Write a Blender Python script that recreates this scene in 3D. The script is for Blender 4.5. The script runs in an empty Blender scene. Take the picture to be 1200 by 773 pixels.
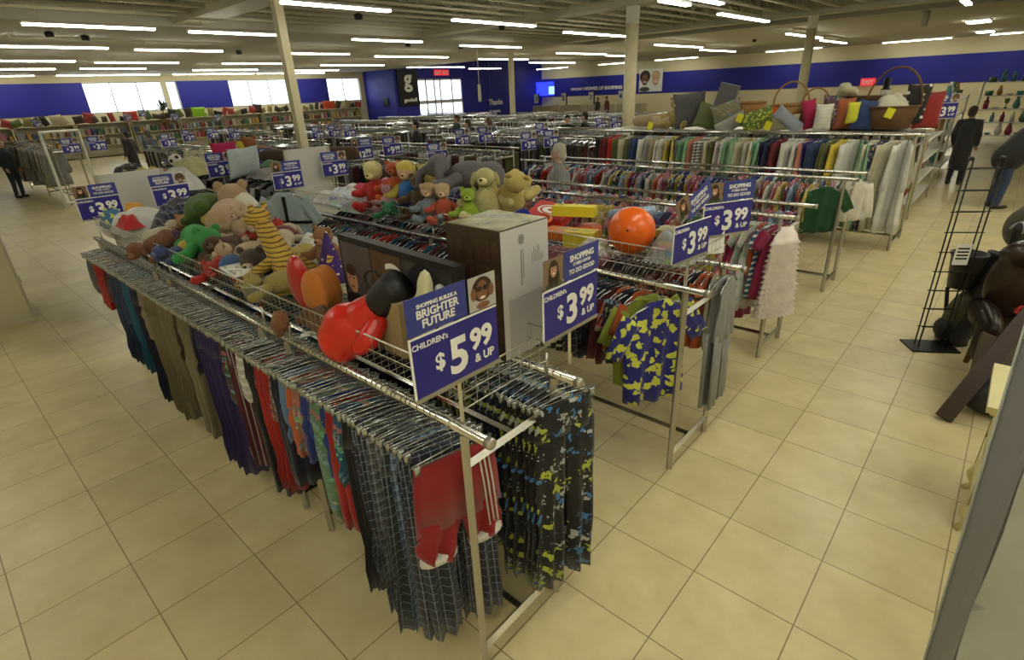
import bpy, math, random
from mathutils import Vector, Matrix, Quaternion
LS=14.0; WS=2.0; EXPO=.86
PI=math.pi; rnd=random.Random(7)
S=bpy.context.scene; COL=S.collection
def V(*a): return Vector(a)
# ---------------------------------------------------------------- camera (fitted to the floor tiles, tile = 0.5 m)
T=.5; YAW,PITCH,ROLL,FPX=2.3173,.4211,-.0469,625.7
CAM=V(2.4756,-3.3114,4.8167)*T
_f=V(math.cos(PITCH)*math.cos(YAW),math.cos(PITCH)*math.sin(YAW),-math.sin(PITCH))
_r=V(math.sin(YAW),-math.cos(YAW),0); _u=_r.cross(_f)
_r,_u=_r*math.cos(ROLL)+_u*math.sin(ROLL),-_r*math.sin(ROLL)+_u*math.cos(ROLL)
cd=bpy.data.cameras.new('camera'); cam=bpy.data.objects.new('camera',cd); COL.objects.link(cam)
cam.matrix_world=Matrix(((_r.x,_u.x,-_f.x,CAM.x),(_r.y,_u.y,-_f.y,CAM.y),(_r.z,_u.z,-_f.z,CAM.z),(0,0,0,1)))
cd.sensor_fit='HORIZONTAL'; cd.sensor_width=36; cd.lens=36*FPX/1200; cd.clip_end=200; cd.clip_start=.05
S.camera=cam
def ray(x,y): return _f+_r*((x-600)/FPX)-_u*((y-386.5)/FPX)
def atz(x,y,z): d=ray(x,y); return CAM+d*((z-CAM.z)/d.z)
def aty(x,y,Y): d=ray(x,y); return CAM+d*((Y-CAM.y)/d.y)
def atx(x,y,X): d=ray(x,y); return CAM+d*((X-CAM.x)/d.x)
# ---------------------------------------------------------------- materials
MATS={}
def nm(name):
    m=bpy.data.materials.new(name); m.use_nodes=True; nt=m.node_tree; b=nt.nodes['Principled BSDF']; return m,nt,b
def N(nt,t,**k):
    n=nt.nodes.new(t)
    for a,v in k.items():
        if a.startswith('i_'): n.inputs[a[2:].replace('_',' ')].default_value=v
        else: setattr(n,a,v)
    return n
def rgba(c): return (c[0],c[1],c[2],1)
def mat(name,col,rough=.6,metal=0,emit=None,es=1,trans=0,coat=0,noise=0,nscale=8,bump=0,bscale=30,ior=1.45,sheen=0):
    if name in MATS: return MATS[name]
    m,nt,b=nm(name); b.inputs['Base Color'].default_value=rgba(col); b.inputs['Roughness'].default_value=rough
    b.inputs['Metallic'].default_value=metal; b.inputs['IOR'].default_value=ior
    if trans: b.inputs['Transmission Weight'].default_value=trans
    if coat: b.inputs['Coat Weight'].default_value=coat; b.inputs['Coat Roughness'].default_value=.1
    if sheen: b.inputs['Sheen Weight'].default_value=sheen
    if emit: b.inputs['Emission Color'].default_value=rgba(emit); b.inputs['Emission Strength'].default_value=es
    if noise or bump: tc=N(nt,'ShaderNodeTexCoord')
    if noise:
        n=N(nt,'ShaderNodeTexNoise',i_Scale=nscale,i_Detail=4.); nt.links.new(tc.outputs['Object'],n.inputs['Vector'])
        mx=N(nt,'ShaderNodeMixRGB'); mx.inputs[1].default_value=rgba([c*(1-noise) for c in col]); mx.inputs[2].default_value=rgba([min(1,c*(1+noise)) for c in col])
        nt.links.new(n.outputs['Fac'],mx.inputs[0]); nt.links.new(mx.outputs[0],b.inputs['Base Color'])
    if bump:
        n=N(nt,'ShaderNodeTexNoise',i_Scale=bscale,i_Detail=3.); nt.links.new(tc.outputs['Object'],n.inputs['Vector'])
        bp=N(nt,'ShaderNodeBump',i_Strength=bump,i_Distance=.01); nt.links.new(n.outputs['Fac'],bp.inputs['Height']); nt.links.new(bp.outputs[0],b.inputs['Normal'])
    MATS[name]=m; return m
def clothmat(kind):
    """fabric whose dye comes from the object's own colour; kind = woven pattern"""
    k='cloth_'+kind
    if k in MATS: return MATS[k]
    m,nt,b=nm(k); L=nt.links.new; b.inputs['Roughness'].default_value=.85; b.inputs['Sheen Weight'].default_value=.15
    oi=N(nt,'ShaderNodeObjectInfo'); tc=N(nt,'ShaderNodeTexCoord'); base=oi.outputs['Color']
    sep=N(nt,'ShaderNodeSeparateXYZ'); L(tc.outputs['Object'],sep.inputs[0])
    def mth(op,a,bv=None,c=None):
        n=N(nt,'ShaderNodeMath',operation=op)
        for i,x in enumerate((a,bv,c)):
            if x is None: continue
            if hasattr(x,'links'): L(x,n.inputs[i])
            else: n.inputs[i].default_value=x
        return n.outputs[0]
    def mix(f,a,c):
        n=N(nt,'ShaderNodeMixRGB'); 
        for i,x in enumerate((f,a,c)):
            if hasattr(x,'links'): L(x,n.inputs[i])
            elif i==0: n.inputs[0].default_value=x
            else: n.inputs[i].default_value=rgba(x)
        return n.outputs[0]
    def band(ax,per,w,off=0):
        f=mth('FRACT',mth('ADD',mth('MULTIPLY',sep.outputs[ax],1/per),off)); return mth('LESS_THAN',f,w)
    col=base
    if kind=='plaid':
        col=mix(mth('MULTIPLY',band('Y',.044,.45),.6),col,(.012,.014,.03)); col=mix(mth('MULTIPLY',band('Z',.05,.45),.6),col,(.012,.014,.03))
        col=mix(mth('MULTIPLY',band('Y',.044,.12,.5),.32),col,(.38,.46,.52)); col=mix(mth('MULTIPLY',band('Z',.05,.10,.5),.32),col,(.40,.48,.52))
    elif kind in('floral','camo','print','dots'):
        v=N(nt,'ShaderNodeTexVoronoi',i_Scale={'floral':22.,'camo':16.,'print':22.,'dots':12.}[kind]); 
        mp=N(nt,'ShaderNodeMapping'); mp.inputs['Scale'].default_value=(.25,1,1); L(tc.outputs['Object'],mp.inputs[0])
        nz=N(nt,'ShaderNodeTexNoise',i_Scale=30.); L(mp.outputs[0],nz.inputs['Vector'])
        vm=N(nt,'ShaderNodeMixRGB',blend_type='LINEAR_LIGHT'); vm.inputs[0].default_value={'floral':.03,'camo':.06,'print':.05,'dots':.0}[kind]; L(mp.outputs[0],vm.inputs[1]); L(nz.outputs['Color'],vm.inputs[2]); L(vm.outputs[0],v.inputs['Vector'])
        mask=mth('LESS_THAN',v.outputs['Distance'],{'floral':.42,'camo':.36,'print':.4,'dots':.25}[kind])
        if kind=='floral': col=mix(mask,col,(.62,.66,.08)); 
        elif kind=='camo':
            cr=N(nt,'ShaderNodeValToRGB'); cr.color_ramp.interpolation='CONSTANT'
            for p,c in ((0,(.45,.5,.05)),(.35,(.05,.2,.5)),(.6,(.4,.42,.4)),(.8,(.04,.07,.12))):
                e=cr.color_ramp.elements.new(p); e.color=rgba(c)
            L(v.outputs['Color'],cr.inputs[0]); col=mix(mask,col,cr.outputs[0])
        elif kind=='print':
            hs=N(nt,'ShaderNodeHueSaturation',i_Saturation=.8,i_Value=.6); L(v.outputs['Color'],hs.inputs['Color']); col=mix(mth('MULTIPLY',mask,.75),col,hs.outputs[0])
        else: col=mix(mask,col,(.75,.75,.7))
    elif kind=='stripe':
        col=mix(mth('MULTIPLY',band('Z',.05,.4),.85),col,(.75,.75,.7))
    elif kind=='vstripe':
        col=mix(mth('MULTIPLY',band('Y',.03,.2),.5),col,(.6,.6,.65))
    elif kind=='tiger':
        w=N(nt,'ShaderNodeTexWave',i_Scale=13.,i_Distortion=3.); w.bands_direction='Z'; L(tc.outputs['Object'],w.inputs['Vector']); col=mix(mth('MULTIPLY',mth('GREATER_THAN',w.outputs['Fac'],.78),.85),col,(.03,.015,.01))
    elif kind=='stars':
        v=N(nt,'ShaderNodeTexVoronoi',i_Scale=28.); L(tc.outputs['Object'],v.inputs['Vector']); col=mix(mth('LESS_THAN',v.outputs['Distance'],.2),col,(.8,.7,.3))
    n=N(nt,'ShaderNodeTexNoise',i_Scale=9.,i_Detail=4.); L(tc.outputs['Object'],n.inputs['Vector'])
    vv=N(nt,'ShaderNodeMixRGB',blend_type='MULTIPLY'); vv.inputs[0].default_value=.5
    if hasattr(col,'links'): L(col,vv.inputs[1])
    rr=N(nt,'ShaderNodeValToRGB'); rr.color_ramp.elements[0].position=.25; rr.color_ramp.elements[0].color=(.62,.62,.62,1); rr.color_ramp.elements[1].position=.7; L(n.outputs['Fac'],rr.inputs[0]); L(rr.outputs[0],vv.inputs[2]); L(vv.outputs[0],b.inputs['Base Color'])
    n2=N(nt,'ShaderNodeTexNoise',i_Scale=(160. if kind!='fur' else 110.)); L(tc.outputs['Object'],n2.inputs['Vector'])
    bp=N(nt,'ShaderNodeBump',i_Strength=(1. if kind=='fur' else .35),i_Distance=(.012 if kind=='fur' else .004)); L(n2.outputs['Fac'],bp.inputs['Height']); L(bp.outputs[0],b.inputs['Normal'])
    if kind=='shiny': b.inputs['Roughness'].default_value=.22; b.inputs['Coat Weight'].default_value=.5
    if kind=='plastic': b.inputs['Roughness'].default_value=.35; bp.inputs['Strength'].default_value=0
    MATS[k]=m; return m
CM=clothmat
chrome=mat('chrome',(.60,.60,.58),.18,1)
steel=mat('satin_steel',(.46,.44,.38),.38,.85)
wire=mat('zinc_wire',(.62,.61,.56),.3,.9)
clearp=mat('clear_hanger_plastic',(.42,.45,.46),.16,.8,coat=.3)
blackm=mat('black_metal',(.012,.012,.013),.4,.3)
darkp=mat('dark_plastic',(.015,.015,.017),.45)
cream=mat('cream_paint',(.66,.60,.40),.6,noise=.04,nscale=2)
whitep=mat('white_paint',(.72,.71,.66),.5)
signblue=mat('sign_blue',(.022,.020,.235),.4)
signblue2=mat('sign_mid_blue',(.035,.05,.27),.4)
signwhite=mat('sign_white',(.8,.8,.78),.5)
# ---------------------------------------------------------------- mesh builder
class MB:
    def __init__(s): s.v=[]; s.f=[]; s.mi=[]; s.cur=0
    def add(s,vs,fs):
        o=len(s.v); s.v+= [tuple(p) for p in vs]; s.f+=[tuple(i+o for i in f) for f in fs]; s.mi+=[s.cur]*len(fs); return s
    def box(s,c,d,M=None):
        x,y,z=[q/2 for q in d]; vs=[V(a*x,b*y,e*z) for a in(-1,1) for b in(-1,1) for e in(-1,1)]
        if M: vs=[M@p for p in vs]
        c=Vector(c); return s.add([p+c for p in vs],[(0,1,3,2),(4,6,7,5),(0,4,5,1),(2,3,7,6),(0,2,6,4),(1,5,7,3)])
    def b2(s,a,b): return s.box([(a[i]+b[i])/2 for i in range(3)],[abs(b[i]-a[i]) for i in range(3)])
    def hexa(s,p): return s.add(p,[(0,3,2,1),(4,5,6,7),(0,1,5,4),(1,2,6,5),(2,3,7,6),(3,0,4,7)])
    def tube(s,pts,r,n=6,closed=False,cap=True):
        pts=[Vector(p) for p in pts]; k=len(pts); rs=r if isinstance(r,(list,tuple)) else [r]*k; vs=[]; prev=None
        for i,p in enumerate(pts):
            a=pts[(i-1)%k] if (closed or i>0) else p; b=pts[(i+1)%k] if (closed or i<k-1) else p
            t=(b-a); t=t.normalized() if t.length>1e-9 else V(0,0,1)
            if prev is None:
                prev=t.orthogonal().normalized()
            q=prev-t*prev.dot(t); q=q.normalized() if q.length>1e-6 else t.orthogonal().normalized(); prev=q; w=t.cross(q)
            for j in range(n):
                A=2*PI*j/n+PI/n; vs.append(p+(q*math.cos(A)+w*math.sin(A))*rs[i])
        fs=[]
        for i in range(k if closed else k-1):
            for j in range(n):
                a=i*n+j; b=i*n+(j+1)%n; c=((i+1)%k)*n+(j+1)%n; d=((i+1)%k)*n+j; fs.append((a,b,c,d))
        if cap and not closed: fs.append(tuple(range(n-1,-1,-1))); fs.append(tuple((k-1)*n+j for j in range(n)))
        return s.add(vs,fs)
    def sbar(s,a,b,w):   # square bar
        return s.tube([a,b],w*.7071,4)
    def ell(s,c,r,n=12,m=8,M=None):
        c=Vector(c); vs=[V(0,0,-1)]
        for i in range(1,m):
            t=-PI/2+PI*i/m
            for j in range(n): vs.append(V(math.cos(t)*math.cos(2*PI*j/n),math.cos(t)*math.sin(2*PI*j/n),math.sin(t)))
        vs.append(V(0,0,1)); vs=[V(p.x*r[0],p.y*r[1],p.z*r[2]) for p in vs]
        if M: vs=[M@p for p in vs]
        vs=[p+c for p in vs]; fs=[(0,1+(j+1)%n,1+j) for j in range(n)]
        for i in range(m-2):
            for j in range(n): a=1+i*n+j; b=1+i*n+(j+1)%n; fs.append((a,b,b+n,a+n))
        l=len(vs)-1; fs+=[(l,1+(m-2)*n+j,1+(m-2)*n+(j+1)%n) for j in range(n)]
        return s.add(vs,fs)
    def lathe(s,prof,n=16,c=(0,0,0),M=None):
        c=Vector(c); vs=[]
        for r,z in prof:
            for j in range(n): vs.append(V(r*math.cos(2*PI*j/n),r*math.sin(2*PI*j/n),z))
        if M: vs=[M@p for p in vs]
        vs=[p+c for p in vs]; k=len(prof)
        fs=[(i*n+j,i*n+(j+1)%n,(i+1)*n+(j+1)%n,(i+1)*n+j) for i in range(k-1) for j in range(n)]
        fs.append(tuple(range(n-1,-1,-1))); fs.append(tuple((k-1)*n+j for j in range(n))); return s.add(vs,fs)
    def rings(s,R):
        k=len(R); n=len(R[0]); vs=[p for r in R for p in r]
        fs=[(i*n+j,i*n+(j+1)%n,(i+1)*n+(j+1)%n,(i+1)*n+j) for i in range(k-1) for j in range(n)]
        fs.append(tuple(range(n-1,-1,-1))); fs.append(tuple((k-1)*n+j for j in range(n))); return s.add(vs,fs)
    def flat(s,path,ws,ts,n=9,fold=.5,freq=3,ph=0,x0=0):
        """soft flattened cloth tube lying in the YZ plane: path [(y,z)], half widths ws, half thickness ts"""
        R=[]; k=len(path)
        for i,(y,z) in enumerate(path):
            a=path[max(0,i-1)]; b=path[min(k-1,i+1)]; t=V(0,b[0]-a[0],b[1]-a[1]).normalized(); q=V(0,-t.z,t.y)
            if q.y<0: q=-q
            ring=[]; w=ws[i]; th=ts[i]
            for sd in (1,-1):
                for j in range(n):
                    e=-1+2*j/(n-1); e=e*sd; prof=math.sqrt(max(0,1-e**2*.94)); g=min(1,i/(k-1)*1.6)
                    d=math.sin(freq*e*PI*.9+ph+i*.35)*fold*th*1.5*g
                    ring.append(V(x0+sd*th*prof+d,y,z)+q*(e*w))
            R.append(ring)
        return s.rings(R)
    def mesh(s,name,mats,smooth=True):
        me=bpy.data.meshes.new(name); me.from_pydata(s.v,[],s.f); me.update()
        if not isinstance(mats,(list,tuple)): mats=[mats]
        for m in mats: me.materials.append(m)
        me.polygons.foreach_set('use_smooth',[smooth]*len(s.f)); me.polygons.foreach_set('material_index',s.mi)
        me.update(); return me
DATA={}
def D(key,fn):
    if key not in DATA: DATA[key]=fn()
    return DATA[key]
def ob(name,me,parent=None,loc=(0,0,0),rot=(0,0,0),col=None,label=None,cat=None,group=None,kind=None,sc=None):
    if isinstance(me,tuple): me=me[0].mesh(name,me[1],*me[2:])
    o=bpy.data.objects.new(name,me); COL.objects.link(o); o.parent=parent; o.location=loc; o.rotation_euler=rot
    if sc: o.scale=sc if hasattr(sc,'__len__') else (sc,)*3
    if col: o.color=rgba(col)
    if label: o['label']=label
    if cat: o['category']=cat
    if group: o['group']=group
    if kind: o['kind']=kind
    return o
def thing(name,label,cat,loc=(0,0,0),rz=0,group=None,rot=None,sc=None):
    o=bpy.data.objects.new(name,None); COL.objects.link(o); o.location=loc; o.rotation_euler=rot or (0,0,rz); o.empty_display_size=.1
    o['label']=label; o['category']=cat
    if group: o['group']=group
    if sc: o.scale=sc if hasattr(sc,'__len__') else (sc,)*3
    return o
def struct(name,me,**k): return ob(name,me,kind='structure',**k)
def copy_tree(o,parent=None,label=None,group=None,loc=None,rot=None):
    c=o.copy(); COL.objects.link(c); c.parent=parent
    for ch in list(o.children): copy_tree(ch,c)
    if label: c['label']=label
    if group: c['group']=group
    if loc is not None: c.location=loc
    if rot is not None: c.rotation_euler=rot
    return c
def blob(key,ells,caps,voxel,mat_,smooth=3):
    """one continuous soft body out of ellipsoids [(c,r[,eul])] and tapered limbs [(p,q,rp,rq)]"""
    def make():
        b=MB()
        for e in ells:
            M=None
            if len(e)>2:
                from mathutils import Euler
                M=Euler(e[2]).to_matrix()
            b.ell(e[0],e[1],16,10,M)
        for p,q,a,c in caps:
            p=Vector(p);q=Vector(q); b.tube([p,q],[a,c],12); b.ell(p,(a,)*3,12,8); b.ell(q,(c,)*3,12,8)
        me=b.mesh('tmp',mat_); o=bpy.data.objects.new('tmp',me); COL.objects.link(o)
        r=o.modifiers.new('r','REMESH'); r.mode='VOXEL'; r.voxel_size=voxel; r.use_smooth_shade=True
        if smooth: sm=o.modifiers.new('s','SMOOTH'); sm.iterations=smooth; sm.factor=.6
        bpy.context.view_layer.update(); dg=bpy.context.evaluated_depsgraph_get()
        m2=bpy.data.meshes.new_from_object(o.evaluated_get(dg)); m2.name=key; bpy.data.objects.remove(o); bpy.data.meshes.remove(me)
        if not m2.materials: m2.materials.append(mat_)
        return m2
    return D(key,make)
def text(s,size,mat_,off=0,align='CENTER',ext=.0006,space=1,shear=0):
    def make():
        c=bpy.data.curves.new('t','FONT'); c.body=s; c.size=size; c.offset=off; c.extrude=ext; c.align_x=align; c.space_character=space; c.resolution_u=3; c.shear=shear; c.align_y='BOTTOM_BASELINE'
        o=bpy.data.objects.new('t',c); COL.objects.link(o); bpy.context.view_layer.update(); dg=bpy.context.evaluated_depsgraph_get()
        m=bpy.data.meshes.new_from_object(o.evaluated_get(dg)); bpy.data.objects.remove(o); m.materials.clear(); m.materials.append(mat_); m.name='lettering'; return m
    return D(('t',s,size,mat_.name,off,align,space),make)
def hue(c,j=.12):
    k=1+rnd.uniform(-j,j); return tuple(max(0,min(1,x*k)) for x in c)

# ---------------------------------------------------------------- the setting
def floor_mat():
    m,nt,b=nm('floor_tiles'); L=nt.links.new
    g=N(nt,'ShaderNodeTexCoord')
    br=N(nt,'ShaderNodeTexBrick',i_Scale=1.,i_Mortar_Size=.0036,i_Mortar_Smooth=.2,i_Bias=0.,i_Brick_Width=.5,i_Row_Height=.5); br.offset=0; br.squash=1
    br.inputs['Color1'].default_value=(.74,.65,.38,1); br.inputs['Color2'].default_value=(.66,.58,.34,1); br.inputs['Mortar'].default_value=(.30,.25,.13,1)
    L(g.outputs['Object'],br.inputs['Vector'])
    n=N(nt,'ShaderNodeTexNoise',i_Scale=3.2,i_Detail=7.,i_Roughness=.62); L(g.outputs['Object'],n.inputs['Vector'])
    cr=N(nt,'ShaderNodeValToRGB'); cr.color_ramp.elements[0].position=.3; cr.color_ramp.elements[0].color=(.72,.66,.54,1); cr.color_ramp.elements[1].position=.66; cr.color_ramp.elements[1].color=(1.0,1.0,1.0,1)
    L(n.outputs['Fac'],cr.inputs[0]); mx=N(nt,'ShaderNodeMixRGB',blend_type='MULTIPLY'); mx.inputs[0].default_value=.6; L(br.outputs['Color'],mx.inputs[1]); L(cr.outputs[0],mx.inputs[2]); L(mx.outputs[0],b.inputs['Base Color'])
    b.inputs['Roughness'].default_value=.33; b.inputs['Specular IOR Level'].default_value=.4
    bp=N(nt,'ShaderNodeBump',i_Strength=.25,i_Distance=.004,invert=True); L(br.outputs['Fac'],bp.inputs['Height']); L(bp.outputs[0],b.inputs['Normal']); return m
X0,X1,Y0,Y1=-37.8,5.0,-5.0,44.5
struct('floor',(MB().b2((X0-.3,Y0-.3,-.2),(X1+.3,Y1+.3,0)),floor_mat(),False))
bluewall=mat('blue_wall_paint',(.016,.020,.30),.55,noise=.06,nscale=1.5)
ceilm=mat('ceiling_deck_paint',(.40,.37,.28),.8,noise=.08,nscale=1)
joistm=mat('joist_paint',(.50,.47,.35),.7)
softm=mat('dropped_ceiling_paint',(.38,.36,.29),.8,noise=.05,nscale=1.2)
ZC,ZD=4.2,4.75
# wall with the high windows (x = X0)
WT,WB=3.80,2.22
win=[(6.75,10.75),(11.45,11.55+.0),(14.75,18.95),(21.8,24.6)]
win=[(6.75,10.7),(10.95,11.5),(14.6,18.6),(18.85,19.2),(21.7,24.5)]
w=MB(); w.b2((X0-.3,Y0,0),(X0,24.9,WB)); w.b2((X0-.3,Y0,WT),(X0,24.9,ZD+.4))
ys=[Y0]+[q for a in win for q in a]+[24.9]
for i in range(0,len(ys),2): w.b2((X0-.3,ys[i],WB),(X0,ys[i+1],WT))
struct('wall_left',(w,cream,False))
for k,(a,b_) in enumerate([(Y0,6.75),(11.5,14.6),(19.2,21.7)]):
    struct('trim_%d'%(k+1),(MB().b2((X0,a,WB),(X0+.03,b_,WT)),bluewall,False))
frame=mat('window_frame_metal',(.45,.46,.48),.5,.5); glassm=mat('window_glass',(.9,.95,1),.02,trans=1,ior=1.02)
for k,(a,b_) in enumerate(win):
    m=MB(); n=max(1,round((b_-a)/1.4))
    for i in range(n+1): y=a+(b_-a)*i/n; m.b2((X0-.18,y-.03,WB),(X0-.10,y+.03,WT))
    m.b2((X0-.18,a,WB),(X0-.1,b_,WB+.05)); m.b2((X0-.18,a,WT-.05),(X0-.1,b_,WT))
    wo=struct('window_%d'%(k+1),(m,frame,False)); ob('pane',(MB().b2((X0-.15,a,WB),(X0-.14,b_,WT)),glassm,False),wo)
# wall facing the camera on the right (y = Y1) with the blue band
struct('wall_back',(MB().b2((-35.8,Y1,0),(X1,Y1+.3,ZD+.4)),cream,False))
struct('trim_4',(MB().b2((-35.8,Y1-.04,1.66),(X1,Y1,3.28)),bluewall,False))
struct('wall_right',(MB().b2((X1,Y0,0),(X1+.3,Y1,ZD+.4)),cream,False)); struct('wall_front',(MB().b2((X0-.3,Y0-.3,0),(X1+.3,Y0,ZD+.4)),cream,False))
# entrance vestibule, its own blue walls
vf=MB(); XV=-34.; dy0,dy1=27.1,31.8; dt=3.95
dt=2.41+(atx(515,92,XV).z-2.41)
vf.b2((X0-.3,24.9,0),(XV,25.1,ZD+.4)); vf.b2((XV-.2,25.1,0),(XV,dy0,ZD+.4)); vf.b2((XV-.2,dy1,0),(XV,35.,ZD+.4)); vf.b2((XV-.2,dy0,dt),(XV,dy1,ZD+.4))
vf.hexa([V(XV,35,0),V(-35.8,37,0),V(-36.,36.9,0),V(XV-.2,34.9,0),V(XV,35,ZD+.4),V(-35.8,37,ZD+.4),V(-36,36.9,ZD+.4),V(XV-.2,34.9,ZD+.4)])
vf.b2((-36,37,0),(-35.8,Y1+.3,ZD+.4)); struct('wall_entrance',(vf,bluewall,False))
df=MB(); 
for y in (dy0+.05,dy0+.9,dy0+1.75,dy0+2.35,dy0+3.6,dy1-.05): df.b2((XV-.16,y-.05,0),(XV-.06,y+.05,dt))
df.b2((XV-.16,dy0,dt-.12),(XV-.06,dy1,dt)); df.b2((XV-.16,dy0,1.72),(XV-.06,dy1,1.98)); df.b2((XV-.16,dy0,0),(XV-.06,dy1,.15))
d1=struct('door_1',(df,mat('door_aluminium',(.6,.62,.63),.4,.4),False)); ob('pane',(MB().b2((XV-.12,dy0,.1),(XV-.11,dy1,dt)),glassm,False),d1)
# ceiling: deck over the sales floor, dropped ceiling along the walls
c=MB(); c.b2((X0-.3,Y0-.3,ZD+.35),(X1+.3,Y1+.3,ZD+.5))
struct('ceiling',(c,ceilm,False))
c=MB(); c.b2((X0,Y0,ZC),(-15,24.9,ZC+.12)); c.b2((-24,24.9,ZC),(X1,Y1,ZC+.12)); c.b2((-15,22,ZC),(X1,24.9,ZC+.12)); c.b2((-24.1,25.0,ZC),(-24,Y1,ZD+.34)); c.b2((X0,24.9,ZC),(-24,25.0,ZD+.34)); c.b2((-15,Y0,ZC),(-14.9,21.9,ZD+.34)); c.b2((-15,21.9,ZC),(X1,22,ZD+.34))
struct('trim_5',(c,softm,False))
# corrugations under the deck
m=MB()
x=-14.8
while x<X1: m.b2((x,Y0,ZD+.28),(x+.07,21.9,ZD+.35)); x+=.2
struct('trim_6',(m,ceilm,False))
# open web joists running away to the right, and the beams that carry them
def joist_mesh():
    m=MB(); a,b_=Y0,21.85; m.b2((-.04,a,-.03),(.04,b_,.02)); m.b2((-.05,a,.5),(.05,b_,.55)); n=int((b_-a)/.45)
    for i in range(n):
        y=a+(b_-a)*i/n; y2=a+(b_-a)*(i+1)/n; z0,z1=(0,.52) if i%2 else (.52,0); m.tube([(0,y,z0),(0,y2,z1)],.013,4,cap=False)
    return m.mesh('joist',joistm,False)
jm=joist_mesh()
for i in range(24): struct('trim_%d'%(20+i),jm,loc=(-14.4+i*.8,0,ZD-.37))
for k,(x,y) in enumerate(()): pass
duct=mat('duct_paint',(.42,.40,.31),.6)
for k,y in enumerate((4.4,12.3,20.2)):
    m=MB(); m.b2((-15,y-.34,4.24),(X1,y+.34,4.62))
    struct('trim_%d'%(10+k),(m,duct,False))
# round supply duct with diffuser end
def duct_thing():
    a=atz(598,62,4.3); b_=atz(662,58,4.3)
    t=thing('air_duct','pale round air duct running under the ceiling by the blue entrance','duct')
    p=V(-20.5,23.5,4.0); q=V(-11.5,23.5,4.0); ob('pipe',(MB().tube([p,q],.33,16),duct),t); ob('end_collar',(MB().tube([q,q+V(.15,0,0)],.37,16),duct),t)
    h=MB(); 
    for x in (-19,-16,-13): h.tube([(x,23.5,4.3),(x,23.5,5.2)],.012,4)
    ob('hanger_rod',(h,duct),t)
# columns
colm=mat('column_paint',(.62,.56,.36),.5)
def column(px,py,y,r,label,square=False,top=None):
    p=aty(px,py,y); t=thing('column',label,'column',(p.x,y,0))
    if square: ob('shaft',(MB().b2((-r,-r,0),(r,r,ZD)),colm,False),t)
    else: ob('shaft',(MB().lathe([(r,0),(r,ZD-.9)],24),colm),t); ob('cap',(MB().lathe([(r*1.03,ZD-.9),(r*1.03,ZD+.3)],24),whitep),t)
    ob('base_plate',(MB().lathe([(r*1.5,0),(r*1.5,.02),(r*1.1,.05)],20),colm),t)
    return p
column(738,100,12.3,.165,'thick round cream column with white top, right of the blue slogan wall')
column(342,100,4.4,.085,'slim square cream post left of centre, in front of the window wall',True)
column(947,60,20.2,.15,'round cream column behind the wicker baskets on the long coat rack')
column(599,80,20.2,.1,'slim distant column in front of the blue entrance walls',True)
# ---------------------------------------------------------------- lights
tubem=mat('fluorescent_tube',(1,1,.95),.5,emit=(1,.97,.80),es=LS)
def fixture_mesh(L,w):
    m=MB(); m.b2((-w/2,-L/2,0),(w/2,L/2,.045)); a=m.mesh('housing',whitep,False)
    m=MB(); n=2
    for i in range(n):
        m.b2((-w/2+.01,-L/2+.02+i*L/2,-.035),(w/2-.01,-.015+i*L/2,-.001))
    return a,m.mesh('tube',tubem,False)
FL={}
def fixture(c,L,ang,label,w=.15,group='suspended fluorescent lights'):
    k=(round(L,1),w)
    if k not in FL: FL[k]=fixture_mesh(k[0],w)
    t=thing('fluorescent_light',label,'light',c,ang,group); ob('housing',FL[k][0],t); ob('lamp',FL[k][1],t)
    top=(ZD+.36 if (c[0]>-15 and c[1]<22) or (c[0]<-24 and c[1]>25) else ZC+.01)-c[2]
    if top>.05:
        m=D(('rod',round(top,2)),lambda:MB().tube([(0,0,.04),(0,0,top)],.006,4).mesh('rod',wire))
        for e in (-.37,.37): ob('suspension_rod',m,t,(0,L*e,0))
seg=[(25,26,180,34),(0,52,121,57),(160,57,258,60),(0,70,83,72),(117,72,203,74),(0,80,60,81),(93,80,171,80),(328,1,457,12),(222,36,335,41),(268,73,334,75),(232,81,295,82),(340,61,401,64),(345,82,395,82),(387,75,439,77),
(415,45,492,49),(538,21,619,31),(547,52,603,56),(455,64,510,68),(482,78,539,79),(543,81,594,79),(569,68,611,70),(670,36,725,43),(662,61,701,64),(629,72,665,74),(718,64,736,66),(777,51,814,56),(772,0,809,5),(847,15,896,25),(825,57,857,61),(927,38,958,45),(963,46,990,51),(1123,0,1142,4)]
for a in seg:
    z=3.98; p=atz(a[0],a[1],z); q=atz(a[2],a[3],z); c=(p+q)/2; 
    if c.x<X0+1: c.x=X0+1
    where='over the far left racks' if c.x<-20 else ('over the middle racks' if c.y<14 else 'near the entrance and back wall')
    L=max(1.2,min(4.8,(q-p).length)); 
    if c.y>43: c.y=43
    fixture(c,L,0,'long twin tube fluorescent light %s, running away to the right'%where,group='fluorescent lights '+where)
for a in [(629,79,665,76.5),(702,73.5,736,71),(768,68,818,65),(898,60,963,57),(1034,53,1115,47),(1159,44,1210,39.5)]:
    p=aty(a[0],a[1],42.6); q=aty(a[2],a[3],42.6); c=(p+q)/2; c.z=4.15
    fixture(c,min(5,(q-p).length),PI/2,'wall washing fluorescent strip lying along the blue band of the back wall',group='wall wash strips')
for k,y in enumerate((1.8,7.5,13,18)): fixture(V(-36.4,y+.4,4.12),4.8,0,'fluorescent strip washing the cream wall above the high windows',group='window wall strips')
for (px,py,w) in ((1147,25,.75),(1155,37,.7)):
    p=atz(px,py,4.15); 
    fixture(p,1.3,0,'wide bright troffer light at the upper right, %s of the two'%('nearer' if py<30 else 'farther'),w,'troffers at the upper right')
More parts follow.
